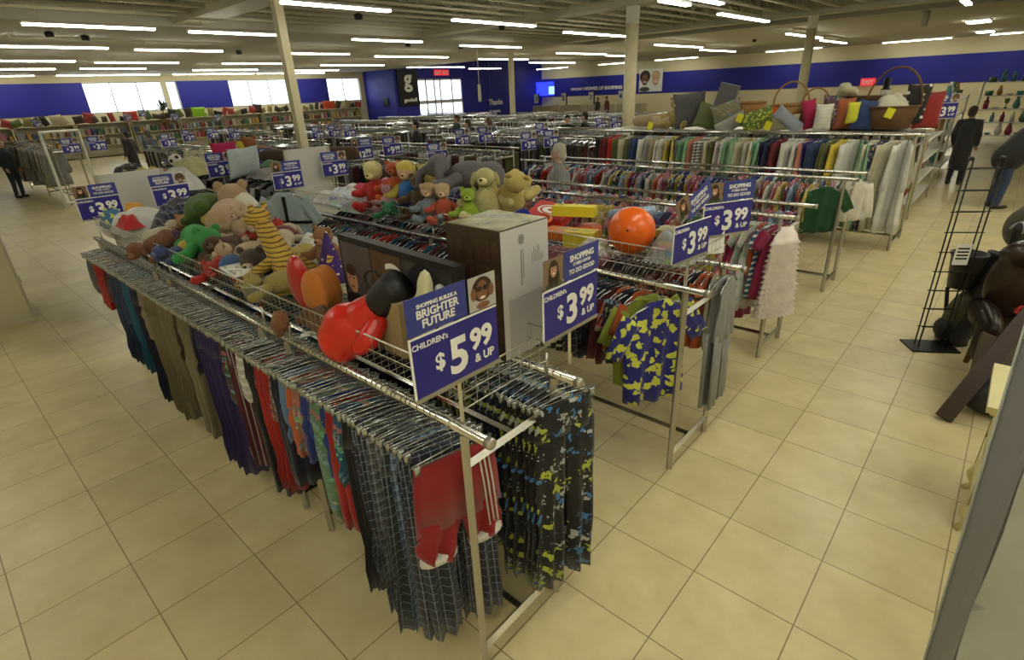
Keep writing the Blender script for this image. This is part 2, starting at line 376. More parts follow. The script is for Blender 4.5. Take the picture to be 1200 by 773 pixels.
for x in (-4.4,.3,2.3,4.2):  # next-to-last row is extra, added to brighten the floor on the right
    for y in (-3.2,1.4,6.2,10.6): fixture(V(x,y,3.98),2.4,0,'twin tube fluorescent light over the front racks, out of frame, one row added as fill',group='lights over the front racks')
for x in (-9,-13.6):
    fixture(V(x,-3.,3.98),2.4,0,'twin tube fluorescent light over the front racks, out of frame, one row added as fill',group='lights over the front racks')
wd=bpy.data.worlds.new('world'); S.world=wd; wd.use_nodes=True; bg=wd.node_tree.nodes['Background']; bg.inputs[0].default_value=(.86,.93,1,1); bg.inputs[1].default_value=WS
struct('ground_outside',(MB().b2((-80,-60,-.4),(-38.2,90,-.2)),mat('snowy_ground',(.7,.72,.75),.9),False))
S.view_settings.view_transform='Standard'; S.view_settings.look='None'; S.view_settings.gamma=1; S.view_settings.use_curve_mapping=False; S.view_settings.exposure=EXPO

# ---------------------------------------------------------------- garment racks
def rack(x0,x1,ya,yb,h,label,group=None,basket=True,name='clothing_rack',arms=True,baskh=.13,detail=True,posts=None):
    """double rail rack running along x; rails at y=ya and y=yb, near end at x1"""
    t=thing(name,label,'clothing rack',(x1,(ya+yb)/2,0),0,group); L=x1-x0; hy=(yb-ya)/2
    ends=posts or ([0,-L] if L<3.2 else [0,-L/2,-L])
    for e in ends:
        for sg in (-1,1):
            ob('post',D(('post',h),lambda:MB().sbar((0,0,0),(0,0,h),.03).mesh('post',steel,False)),t,(e,sg*hy,0))
        for z,mm in ((h-.14,steel),(.13,chrome)):
            ob('crossbar',D(('cb',hy,mm.name),lambda:MB().sbar((0,-hy,0),(0,hy,0),.028).mesh('crossbar',mm,False)),t,(e,0,z))
    ob('base_rail',(MB().sbar((0,0,0),(-L,0,0),.028),chrome,False),t,(0,0,.13))
    ob('centre_rail',(MB().sbar((0,0,0),(-L,0,0),.02),chrome,False),t,(0,0,h-.14))
    for sg in (-1,1):
        ob('hang_rail',(MB().tube([(.13,0,0),(-L-.1,0,0)],.0185,12),chrome),t,(0,sg*hy,h+.02))
        ob('end_cap',D(('ecap',),lambda:MB().lathe([(.006,0),(.023,.002),(.023,.022),(.019,.028)],12,M=Matrix.Rotation(PI/2,3,'Y')).mesh('cap',steel)),t,(.118,sg*hy,h+.02))
    if basket:
        m=MB(); zb=h+.10; zt=zb+baskh; st=.05 if detail else .12; y0,y1=-hy+.02,hy-.02
        for z in (zt,):
            m.tube([(0,y0,z),(-L,y0,z),(-L,y1,z),(0,y1,z)],.0045,5,closed=True)
        for z in (zb,(zb+zt)/2): m.tube([(0,y0,z),(-L,y0,z),(-L,y1,z),(0,y1,z)],.0028,4,closed=True)
        n=int(L/st)
        for i in range(n+1):
            x=-L*i/n; m.tube([(x,y0,zt),(x,y0,zb),(x,y1,zb),(x,y1,zt)],.002,3,cap=False)
        for j in range(1,int((y1-y0)/.06)):
            y=y0+.06*j; m.tube([(0,y,zt),(0,y,zb),(-L,y,zb),(-L,y,zt)],.002,3,cap=False)
        ob('wire_basket',(m,wire),t)
        for e in ends:
            for sg in (-1,1): ob('basket_arm',D(('arm',baskh),lambda:MB().tube([(0,0,0),(0,0,.12)],.007,5).mesh('arm',wire)),t,(e-.02 if e==0 else e+.02,sg*(hy-.02),h))
    return t
# ---------------------------------------------------------------- hangers
def clip_hanger():
    m=MB(); pts=[]
    for i in range(9):
        a=PI*(-.15+1.1*i/8); pts.append((0,.022*math.cos(a)+.0,.006+.024*math.sin(a)))
    pts.append((0,-.004,-.03)); pts.append((0,0,-.075)); m.tube(pts,.0022,4)
    m.tube([(0,-.17,-.098),(0,-.06,-.085),(0,0,-.078),(0,.06,-.085),(0,.17,-.098)],.0036,5); m.tube([(0,-.17,-.104),(0,.17,-.104)],.002,4)
    a=m
    for y in (-.15,.15): m.box((.005,y,-.120),(.004,.026,.04)); m.box((-.005,y,-.120),(.004,.026,.04)); m.tube([(.010,y-.012,-.105),(.010,y+.012,-.105)],.003,4)
    return a.mesh('clip_hanger',clearp)
def shirt_hanger():
    m=MB(); pts=[]
    for i in range(9):
        a=PI*(-.15+1.1*i/8); pts.append((0,.022*math.cos(a),.006+.024*math.sin(a)))
    pts.append((0,-.004,-.03)); pts.append((0,0,-.07)); m.tube(pts,.0022,4)
    m.tube([(0,-.165,-.135),(0,-.12,-.105),(0,0,-.07),(0,.12,-.105),(0,.165,-.135)],.006,5); m.tube([(0,-.165,-.135),(0,0,-.145),(0,.165,-.135)],.004,4)
    return m.mesh('shirt_hanger',clearp)
HC=D('hc',clip_hanger); HS=D('hs',shirt_hanger)
# ---------------------------------------------------------------- garments (hang from z=0, the rail)
def g_trousers(L,w,seed,th=.011,cr=.13):
    m=MB(); r=random.Random(seed); ph=r.uniform(0,6); z0=-.118
    m.flat([(0,z0),(0,z0-.035),(0,z0-.10),(0,z0-cr-.03)],[w*.46,w*.47,w*.5,w*.53],[th*.8,th*.9,th,th*1.1],11,.35,3,ph)
    for s in (-1,1):
        k=6; path=[(s*w*.25,z0-cr)]; ws=[w*.265]; ts=[th]
        for i in range(1,k+1):
            f=i/k; path.append((s*w*(.26+.05*f)+r.uniform(-.006,.006),z0-cr-(L-cr)*f)); ws.append(w*(.265-.05*f)+r.uniform(-.006,.006)); ts.append(th*(1+.6*f))
        m.flat(path,ws,ts,9,.8,2.2,ph+s)
    return m
def g_shirt(L,w,seed,sleeve=.2,th=.012,flare=0,neck=.07,long=False):
    m=MB(); r=random.Random(seed); ph=r.uniform(0,6)
    path=[(0,-.072),(0,-.095),(0,-.14),(0,-.2)]; ws=[neck*.8,neck*1.25,w*.46,w*.5]; ts=[th*.6,th*.8,th,th]
    k=6
    for i in range(1,k+1): f=i/k; path.append((r.uniform(-.006,.006),-.2-(L-.2)*f)); ws.append(w*(.5+flare*f)+r.uniform(-.008,.008)); ts.append(th*(1+.8*f))
    m.flat(path,ws,ts,13,.7,3.5,ph)
    if sleeve>0:
        for s in (-1,1):
            n=5; p=[];q=[];t=[]
            for i in range(n+1):
                f=i/n; p.append((s*(w*.40+ (.11 if sleeve<.3 else .09)*f*(1 if sleeve<.3 else 1-.2*f)),-.13-sleeve*f)); q.append(.062-.012*f); t.append(th*.9)
            m.flat(p,q,t,7,.6,2,ph+s,x0=.004)
        # collar
    m.tube([(.0,-neck*.7,-.078),(.012,0,-.10),(.0,neck*.7,-.078),(-.012,0,-.085)],.006,4,closed=True)
    return m
def g_ruffle(L,w,seed):
    m=MB(); k=15; path=[(0,-.075),(0,-.16)]; ws=[.05,.12]; ts=[.01,.02]
    for i in range(k):
        f=i/k; z=-.2-(L-.2)*f; path+= [(0,z),(0,z-(L-.2)/k*.8)]; ws+=[w*(.40+.2*f),w*(.5+.24*f)]; ts+=[.018+.015*f,.045+.015*f]
    m.flat(path,ws,ts,17,.25,9,1); 
    for s in (-1,1): m.tube([(0,s*.06,-.16),(0,s*.07,-.1),(0,s*.05,-.075)],.01,5)
    return m
def gdata(kind,var,pat):
    def mk():
        v=var
        if kind=='shorts': m=g_trousers(.34+.05*(v%3),.30,v)
        elif kind=='trousers': m=g_trousers(.72+.1*(v%4),.30+.02*(v%2),v)
        elif kind=='longpants': m=g_trousers(1.0-.09*v,.32,v)
        elif kind=='tshirt': m=g_shirt(.48+.05*(v%3),.34,v,.17)
        elif kind=='longshirt': m=g_shirt(.52+.05*(v%3),.34,v,.40)
        elif kind=='vest': m=g_shirt(.5+.05*(v%3),.30,v,0)
        elif kind=='dress': m=g_shirt(.72+.07*(v%3),.30,v,.0 if v%2 else .12,flare=.18)
        elif kind=='longdress': m=g_shirt(1.0,.32,v,0,flare=.12)
        elif kind=='jumpsuit': 
            m=g_shirt(.5,.30,v,0); 
            for s in (-1,1): m.flat([(s*.08,-.45),(s*.085,-.7),(s*.09,-1.02)],[.085,.075,.07],[.014]*3,7,.6,2,s)
        elif kind=='coat': m=g_shirt(1.02+.1*(v%3),.46,v,.58,th=.022,flare=.08)
        elif kind=='longcoat': m=g_shirt(1.32,.44,v,.6,th=.022,flare=.1)
        elif kind=='jacket': m=g_shirt(.66+.04*(v%3),.44,v,.56,th=.022)
        elif kind=='adultshirt': m=g_shirt(.74+.04*(v%3),.44,v,.3,th=.014)
        elif kind=='adultpants': m=g_trousers(1.0+.06*(v%3),.38,v,.014)
        elif kind=='ruffle': m=g_ruffle(.98,.33,v)
        return m.mesh(kind,CM(pat))
    return D(('g',kind,var,pat),mk)
KN=dict(shorts='shorts',trousers='trousers',longpants='pyjama trousers',tshirt='t-shirt',longshirt='long sleeved shirt',vest='sleeveless shirt',dress='dress',longdress='long dress',jumpsuit='jumpsuit',coat='coat',longcoat='long coat',jacket='jacket',adultshirt='shirt',adultpants='trousers',ruffle='ruffled dress')
GN=dict(shorts='hanging_shorts',trousers='hanging_trousers',longpants='hanging_trousers',tshirt='hanging_t_shirt',longshirt='hanging_shirt',vest='hanging_sleeveless_shirt',dress='hanging_dress',longdress='hanging_dress',jumpsuit='hanging_jumpsuit',coat='hanging_coat',longcoat='hanging_coat',jacket='hanging_jacket',adultshirt='hanging_shirt',adultpants='hanging_trousers',ruffle='hanging_dress')
PN=dict(plain='',plaid='plaid ',floral='flower print ',camo='monster print ',print='patterned ',stripe='striped ',dots='spotted ',vstripe='pinstriped ',shiny='shiny ')
def garment(kind,color,cn,x,y,z,where,pat='plain',var=None,rz=None,label=None,sc=1,group=None):
    var=rnd.randrange(4) if var is None else var; pants=kind in('shorts','trousers','longpants','adultpants')
    lab=label or '%s %s%s on a clear %shanger, %s'%(cn,PN[pat],KN[kind],'clip ' if pants else '',where)
    g=group or ('%s %s%s %s'%(cn,PN[pat],KN[kind],where) if not label else None)
    rz=rnd.gauss(0,.1) if rz is None else rz
    t=thing(GN[kind],lab,KN[kind].split()[-1],(x,y,z),0,g,rot=(rnd.gauss(0,.02),0,rz),sc=sc)
    ob('hanger',HC if pants else HS,t); ob('garment',gdata(kind,var,pat),t,col=color)
    return t
C0=dict(red=(.55,.015,.01),maroon=(.16,.01,.015),navy=(.012,.016,.06),black=(.008,.008,.010),royal=(.02,.06,.38),purple=(.035,.02,.17),khaki=(.30,.25,.13),teal=(.01,.16,.30),denim=(.03,.06,.16),grey=(.22,.23,.24),lgrey=(.42,.43,.42),white=(.72,.72,.68),cream=(.62,.58,.42),green=(.03,.17,.06),lgreen=(.20,.42,.25),olive=(.12,.13,.04),lime=(.45,.55,.06),orange=(.72,.13,.02),yellow=(.72,.55,.05),brown=(.10,.05,.025),pink=(.72,.22,.32),magenta=(.45,.01,.10),lblue=(.20,.35,.60),tan=(.42,.33,.2),salmon=(.55,.22,.15),dgreen=(.01,.05,.03))
C_={k:tuple(c*(.42+.30*max(v)) for c in v) for k,v in C0.items()}
CNM=dict(royal='royal blue',lgrey='light grey',lgreen='light green',lblue='light blue',denim='denim blue',dgreen='dark green')
def cn(c): return CNM.get(c,c)
def fill(x0,x1,y,z,step,kinds,cols,where,pats=('plain',),skip=None,sc=1,jit=.25):
    x=x1
    while x>x0:
        if not (skip and skip(x)):
            c=rnd.choice(cols); garment(rnd.choice(kinds),hue(C_[c]),cn(c),x,y,z,where,rnd.choice(pats),sc=sc)
        x-=step*(1+rnd.uniform(-jit,jit))
H1=1.28; ZR=H1+.02
FY0,FY1=-.60,-.07
rack(-4.95,0,FY0,FY1,H1,'long chrome double rail rack nearest the camera, piled with stuffed toys',posts=[0,-1.32,-1.62,-3.07,-3.36,-4.9])
W1='near rail of the front rack'
def row(specs,y,z,where,x1,step,rz0=0):
    """specs: (x, kind, colour, pattern, var) - the garment that takes over from x towards -x"""
    x=x1; i=0
    while i<len(specs):
        xe=specs[i+1][0] if i+1<len(specs) else specs[i][5]
        while x>xe:
            k,c,p,v=specs[i][1:5]; cc=C_[c]
            garment(k,hue(cc,.08),cn(c),x,y,z,where,p,v,rz=rz0+rnd.gauss(0,.1)); x-=step*(1+rnd.uniform(-.3,.3))
        i+=1
# near rail, from the camera end backwards
g_=garment('shorts',C_['maroon'],'red',-.045,FY0-.02,ZR,W1,'plain',2,rz=-.22,label='red jersey shorts with white side stripes, at the very end of the front rack',sc=1.0)
for c_ in list(g_.children):
    if c_.name.startswith('garment'): c_.data=g_trousers(.44,.36,5,.016,.27).mesh('shorts',CM('plain')); c_.color=rgba((.26,.006,.010)); gp=c_
m=MB()
for s in (-1,1): m.flat([(s*.108,-.118-.425),(s*.110,-.118-.455)],[.080,.080],[.034,.034],9,0,2,0)
ob('white_hem',(m,CM('plain')),gp,col=(.62,.60,.58))
m=MB()
for y in (.115,.135,.155): m.tube([(.022,y-.02,-.16),(.030,y-.01,-.30),(.036,y,-.50)],.004,4)
ob('side_stripe',(m,CM('plain')),gp,col=(.62,.60,.58))
sp=[(.01,'longpants','navy','plaid',0),(-.20,'trousers','lgreen','plain',2),(-.23,'trousers','lblue','plaid',3),(-.27,'trousers','dgreen','plaid',3),(-.3,'trousers','grey','plaid',3),(-.42,'trousers','navy','plaid',1),(-.52,'trousers','black','plain',3),(-.6,'shorts','teal','print',1),(-.66,'trousers','red','plain',0),(-.74,'shorts','royal','plain',2),(-.8,'trousers','lgreen','print',0),(-.9,'shorts','royal','plain',2),(-.98,'shorts','salmon','print',1),(-1.04,'shorts','orange','plain',2),(-1.12,'shorts','lblue','plain',1),(-1.18,'trousers','navy','plain',0),(-1.27,'shorts','salmon','plaid',0),(-1.34,'trousers','red','plain',1),(-1.42,'trousers','black','plain',2),(-1.62,'shorts','white','stripe',0),(-1.68,'trousers','maroon','vstripe',1),(-1.80,'shorts','dgreen','print',2),(-1.88,'shorts','maroon','plain',2),(-1.95,'trousers','purple','plain',3),(-2.25,'shorts','navy','plain',1),(-2.4,'trousers','khaki','plain',2),(-2.62,'shorts','brown','plain',1),(-2.72,'trousers','khaki','plain',1),(-3.0,'trousers','khaki','plain',3),(-3.3,'shorts','tan','plain',2),(-3.45,'trousers','navy','plain',3),(-3.6,'trousers','teal','plain',1),(-3.82,'shorts','denim','plain',2),(-3.95,'trousers','denim','plain',1),(-4.2,'shorts','denim','plain',2),(-4.3,'shorts','maroon','plain',0),(-4.4,'shorts','red','plain',2),(-4.75,'shorts','grey','plain',0,-4.98)]
row(sp,FY0,ZR,W1,-.125,.036,-.34)
W2='far rail of the front rack'
sp=[(.06,'trousers','black','camo',3),(-.18,'trousers','navy','camo',2),(-.38,'trousers','olive','camo',3),(-.55,'trousers','black','vstripe',3),(-.75,'trousers','navy','plain',1,-1.3)]
row(sp,FY1,ZR,W2,.06,.042,-.2)
fill(-4.9,-1.3,FY1,ZR,.06,('tshirt','longshirt'),('teal','lblue','navy','royal','green','purple','maroon','grey','orange'),W2)
# second rack
rack(-4.6,0,1.20,1.76,H1,'second chrome double rail rack, its basket full of dolls, games and an orange ball','' or None)
W3='near rail of the second rack'
garment('tshirt',(.012,.016,.20),'blue',-.16,1.17,ZR,W3,'floral',2,rz=-.42,label='royal blue shirt covered in yellow flowers, hanging at the end of the second rack',sc=1.36)
garment('tshirt',C_['lime'],'lime',-.25,1.19,ZR,W3,'plain',2,rz=-.5,sc=1.2)
sp=[(-.30,'tshirt','orange','plain',1),(-.33,'tshirt','navy','print',1),(-.37,'tshirt','lblue','plain',2),(-.40,'tshirt','orange','print',0),(-.42,'longshirt','maroon','plain',1),(-.5,'tshirt','navy','plain',1),(-.58,'longshirt','navy','plaid',1),(-.68,'tshirt','teal','plain',2),(-.78,'longshirt','black','stripe',1),(-.95,'longshirt','black','plain',2),(-1.1,'tshirt','maroon','plaid',0),(-1.2,'tshirt','green','plain',1,-1.35)]
row(sp,1.20,ZR,W3,-.30,.038,-.25)
fill(-4.5,-1.35,1.20,ZR,.07,('tshirt','longshirt'),('maroon','navy','red','teal','lblue','grey','black','green'),W3)
W4='far rail of the second rack'
sp=[(.05,'jumpsuit','lgrey','plain',0),(.0,'vest','cream','plain',1),(-.06,'tshirt','orange','plain',2),(-.16,'tshirt','navy','plain',2),(-.22,'tshirt','red','print',1),(-.3,'tshirt','orange','plaid',1),(-.45,'tshirt','brown','plain',1,-.7)]
row(sp,1.76,ZR,W4,.05,.04)
fill(-4.5,-.7,1.76,ZR,.08,('tshirt','longshirt'),('maroon','navy','red','teal','white','grey','black','pink'),W4)
# third rack: girls' dresses
rack(-4.8,-.1,3.2,3.75,1.32,'third chrome rack holding girls dresses, with the white ruffled dress on its end',basket=False)
W5='near rail of the dress rack'; Z3=1.34
garment('ruffle',(.98,.90,.88),'white',-.02,3.16,Z3,W5,'plain',1,rz=-.62,label='white and pink tiered ruffle dress hanging at the end of the dress rack',sc=.9)
sp=[(-.08,'dress','magenta','plain',0),(-.14,'dress','teal','stripe',0),(-.2,'vest','orange','plain',1),(-.26,'dress','white','print',2),(-.34,'longdress','magenta','plain',1),(-.44,'longdress','pink','print',1),(-.5,'dress','yellow','print',2),(-.58,'longdress','lime','plain',0),(-.68,'dress','lime','floral',2),(-.78,'dress','green','plain',1,-.9)]
row(sp,3.2,Z3,W5,-.10,.042,-.3)
fill(-4.7,-.9,3.2,Z3,.085,('dress','vest','tshirt'),('pink','white','magenta','lblue','salmon','cream','yellow','purple'),W5,('plain','print','dots'))
fill(-4.7,-.12,3.75,Z3,.095,('vest','tshirt','dress'),('pink','white','magenta','lblue','salmon','cream','black','purple'),'far rail of the dress rack',('plain','print'))
# fourth rack
rack(-4.8,-.1,5.4,5.92,1.32,'fourth chrome rack of small childrens tops with a green shirt on its end',basket=False)
garment('tshirt',C_['green'],'green',-.26,5.34,1.34,'','plain',1,rz=-1.1,label='bright green shirt turned outward at the end of the fourth rack',sc=1.15)
fill(-4.7,-.42,5.4,1.34,.06,('tshirt','vest','longshirt'),('pink','white','magenta','red','lblue','yellow','orange','purple','navy','royal'),'near rail of the fourth rack',('plain','print'))
fill(-4.7,-.22,5.92,1.34,.08,('tshirt','vest','longshirt'),('pink','white','black','lblue','royal','green'),'far rail of the fourth rack')
# tall rack with adult robes and coats
H5=1.60
rack(-4.7,.2,7.75,8.65,H5,'tall double rail rack of long coats with wicker baskets and cushions on top',basket=False)
W6='near rail of the tall coat rack'; Z5=H5+.02
cols5=[('cream','coat'),('white','coat'),('white','longcoat'),('navy','adultshirt'),('lgreen','longcoat'),('cream','longcoat')]
x=.15; i=0
seq=[('white','longcoat'),('cream','longcoat'),('navy','longcoat','print'),('cream','longcoat'),('lgreen','longcoat'),('white','longcoat'),('yellow','coat'),('olive','coat'),('denim','coat'),('purple','coat'),('salmon','jacket'),('white','coat'),('white','coat'),('maroon','coat'),('navy','coat'),('lgreen','coat'),('white','coat'),('yellow','jacket'),('cream','coat'),('lgreen','coat'),('white','coat','print'),('olive','coat'),('cream','coat'),('grey','coat','stripe'),('salmon','coat'),('lgreen','coat'),('grey','jacket'),('black','coat'),('yellow','coat','print'),('white','coat','print'),('tan','coat'),('lgrey','coat'),('white','coat'),('denim','coat'),('olive','coat'),('cream','coat'),('olive','coat'),('red','coat'),('maroon','coat'),('black','coat')]
for q in seq:
    for r_ in range(2 if q[1]!='jacket' else 1):
        garment(q[1],hue(tuple(c*.85 for c in C0[q[0]]),.1),cn(q[0]),x,7.75,Z5,W6,q[2] if len(q)>2 else 'plain',rz=rnd.choice((-.9,-.6,-.35,-.7,.3))*rnd.uniform(.7,1)); x-=.064
fill(-4.6,.15,8.65,Z5,.14,('coat','jacket','adultshirt'),('cream','white','olive','navy','grey','maroon'),'far rail of the tall coat rack')
garment('longshirt',(.85,.83,.74),'white',-.09,5.93,1.34,'','plain',1,rz=-1.1,label='small white knit jacket hung outward on the far rail of the fourth rack',sc=1.0)

# ---------------------------------------------------------------- price signs
skinm=mat('printed_skin',(.50,.27,.16),.5); skind=mat('printed_dark_skin',(.20,.09,.05),.5); hairm=mat('printed_hair',(.035,.018,.01),.5); photobg=mat('printed_photo_background',(.42,.42,.40),.5); photobg2=mat('printed_brown_background',(.22,.14,.09),.5); clothp=mat('printed_cloth',(.05,.08,.06),.5)
def disc(m,y,z,ry,rz,x,n=20,a0=0):
    vs=[V(x,y,z)]+[V(x,y+ry*math.cos(2*PI*i/n),z+rz*math.sin(2*PI*i/n)) for i in range(n)]
    m.add(vs,[(0,1+i,1+(i+1)%n) for i in range(n)])
def portrait(v):
    """a small printed photo .12 x .115, facing +x, origin at its centre"""
    m=MB(); m.cur=0; m.b2((-.001,-.06,-.0575),(.0005,.06,.0575))
    if v==0: # woman holding up dark sunglasses
        m.cur=2; disc(m,0,.010,.045,.042,.0009); m.cur=1; disc(m,0,.004,.026,.036,.0012); disc(m,-.040,.0,.012,.022,.0012); disc(m,.040,.0,.012,.022,.0012); m.cur=2; disc(m,-.014,.013,.013,.009,.0016); disc(m,.014,.013,.013,.009,.0016); m.cur=3; disc(m,0,-.018,.012,.004,.0016); m.cur=1; disc(m,0,-.045,.03,.012,.001)
    else:   # woman with long brown hair
        m.cur=2; disc(m,.0,.008,.030,.042,.0009); disc(m,.016,-.02,.02,.035,.0009); disc(m,-.018,-.02,.016,.03,.0009); m.cur=4; disc(m,0,-.05,.05,.022,.0008) ; m.cur=1; disc(m,0,.010,.019,.027,.0012); m.cur=2; disc(m,-.007,.016,.003,.002,.0016); disc(m,.007,.016,.003,.002,.0016); m.cur=3; disc(m,0,-.002,.008,.003,.0016); m.cur=2; disc(m,0,.033,.02,.010,.0014)
    me=m.mesh('photo',[photobg if v==0 else photobg2,skind if v==0 else skinm,hairm,signwhite,clothp],False)
    for i in range(0,len(me.vertices)): 
        c=me.vertices[i].co; c.z=max(-.0575,min(.0575,c.z)); c.y=max(-.06,min(.06,c.y))
    return me
TR=(PI/2,0,PI/2)
def make_sign(price,v,label,top='CHILDREN\u2019s'):
    t=thing('price_sign',label,'sign')
    W,H=.36,.20
    lo=ob('price_panel',(MB().b2((-.003,-W/2,0),(0,W/2,H)),signblue,False),t)
    m=MB(); m.b2((-.004,-W/2-.006,-.0),(.001,-W/2,H+.004)); m.b2((-.004,-W/2-.006,H),(.001,W/2,H+.005)); ob('white_border',(m,signwhite,False),lo)
    d,c=price.split('.')
    x=.0012; n=len(d); big=.168 if n==1 else .13
    off=.0 if n==1 else -.035
    ob('dollar_mark',text('$',.075,signwhite,.002),lo,(x,-.078+off,.072),TR)
    ob('price_text',text(d,big,signwhite,.0055),lo,(x,.0+off*.3,.032),TR)
    ob('cents_text',text(c,.100,signwhite,.004),lo,(x,.102,.083),TR)
    ob('and_up_text',text('& UP',.042,signwhite,.001),lo,(x,.112,.032),TR)
    if top: ob('heading_text',text(top,.026,signwhite,.0005),lo,(x,-.108,.165),TR)
    up=ob('slogan_panel',(MB().b2((-.003,-W/2 if v==0 else -W/2+.125,0),(0,W/2-.125 if v==0 else W/2,.118)),signblue2,False),t,(0,-.004 if v==0 else .004,.21))
    cy=-.062 if v==0 else .062
    L_=[('SHOPPING BUILDS A',.017,.082),('BRIGHTER',.036,.050),('FUTURE',.036,.018)] if v==0 else [('SHOPPING',.034,.072),('IT FEELS GOOD',.017,.052),('TO DO GOOD',.026,.022)]
    for s_,z_,h_ in L_: ob('slogan_text',text(s_,z_,signwhite,z_*.03),up,(.0012,cy,h_),TR)
    ob('portrait_photo',D(('photo',v),lambda:portrait(v)),t,(.001,.12 if v==0 else -.12,.21+.0585))
    ob('sign_stem',(MB().sbar((-.013,0,-.17),(-.013,0,.2),.012),wire,False),t)
    ob('sign_channel',(MB().b2((-.007,-W/2-.004,-.012),(.004,W/2+.004,.002)),steel,False),t)
    return t
def put(t,p,rz=0,tilt=0): t.location=p; t.rotation_euler=(0,tilt,rz); return t
s1=make_sign('5.99',0,'blue 5.99 price sign with sunglasses photo, on the near corner of the front rack')
put(s1,(.06,-.64,1.55),-.02)
s2=make_sign('3.99',1,'blue 3.99 sign on the right corner of the front rack beside the big box')
put(s2,(.06,-.02,1.51),.0)
s3=make_sign('3.99',1,'blue 3.99 sign with folded top on the second rack near rail')
put(s3,(.03,1.15,1.51),-.12)
for c in s3.children:
    if c.name.startswith(('slogan','portrait')): c.rotation_euler=(.42,0,0) ; c.location.z+=.03
s4=make_sign('3.99',1,'blue 3.99 sign at the far rail of the second rack, before the dresses'); put(s4,(.0,1.72,1.52),-.5)
SG={('3.99',1):s2,('3.99',0):None,('5.99',0):s1}
P0=make_sign('3.99',0,'x'); P12=make_sign('12.99',1,'x','MEN\u2019s'); P9=make_sign('9.99',0,'x','WOMEN\u2019s')
used={}
def far_sign(px,py,z,price,v,label,g=None):
    src={('3.99',1):s2,('3.99',0):P0,('5.99',0):s1,('12.99',1):P12,('9.99',0):P9}[(price,v)]
    p=atz(px,py,z)
    if p.x<-34: p=CAM+(p-CAM)*((-34-CAM.x)/(p.x-CAM.x)); p.z=max(p.z,1.3)
    p.z-=.10
    a=math.atan2(CAM.y-p.y,CAM.x-p.x)*.35
    if src in (P0,P12,P9) and src not in used: t=src; used[src]=1; t['label']=label
    else: t=copy_tree(src,label=label)
    if g: t['group']=g
    t.location=p; t.rotation_euler=(0,0,a); 
    # floor stand that carries the sign
    return t
far_sign(118,243,1.5,'3.99',1,'blue 3.99 sign with portrait at the far left end of the front rack')
far_sign(202,228,1.5,'3.99',0,'blue 3.99 sign behind the clothes heap at the far end of the front rack')
far_sign(260,198,1.55,'3.99',0,'blue 3.99 sign left of the pale blue pillow')
far_sign(309,191,1.5,'3.99',1,'blue 3.99 sign just right of the pale blue pillow')
far_sign(338,211,1.5,'3.99',1,'blue 3.99 sign before the white panel past the second rack')
far_sign(393,197,1.5,'3.99',0,'blue sign half hidden behind the pink and white soft toys')
far_sign(425,179,1.55,'12.99',1,'blue 12.99 sign left of the 9.99 one, over the middle distance racks')
far_sign(460,175,1.5,'9.99',0,'blue 9.99 sign right of the 12.99 one, over the middle distance racks')
far_sign(513,184,1.45,'3.99',0,'blue 3.99 sign above and left of the grey plush elephant')
far_sign(542,164,1.45,'5.99',0,'blue 5.99 sign, left one of the two beyond the grey elephant')
far_sign(569,161,1.45,'5.99',0,'blue 5.99 sign, right one of the two beyond the grey elephant')
far_sign(620,169,1.4,'3.99',0,'blue 3.99 sign above and left of the white haired woman')
far_sign(635,156,1.45,'5.99',0,'small blue sign between the two 3.99 signs by the white haired woman')
far_sign(646,166,1.4,'3.99',0,'blue 3.99 sign above and right of the white haired woman')
far_sign(704,148,1.4,'5.99',0,'small far blue sign, left of the pair beside the thick cream column')
far_sign(722,147,1.4,'5.99',0,'small far blue sign, right of the pair beside the thick cream column')
far_sign(84,174,1.6,'3.99',0,'blue 3.99 sign on the tall end frame at the far left')
far_sign(115,171,1.6,'3.99',0,'blue sign right of the tall end frame at the far left')
far_sign(222,161,1.5,'3.99',0,'blue sign in front of the bookshelves, right of the potted plant')
far_sign(198,167,1.5,'3.99',0,'blue sign below the potted plant')
for k,(px,py) in enumerate([(150,132),(205,132),(250,152),(275,152),(373,152),(392,150),(410,150),(255,133),(44,140),(167,128)]):
    far_sign(px,py+6,1.45,'3.99',0,'small blue price sign standing among the distant bookshelf racks',g='small blue signs by the bookshelves')
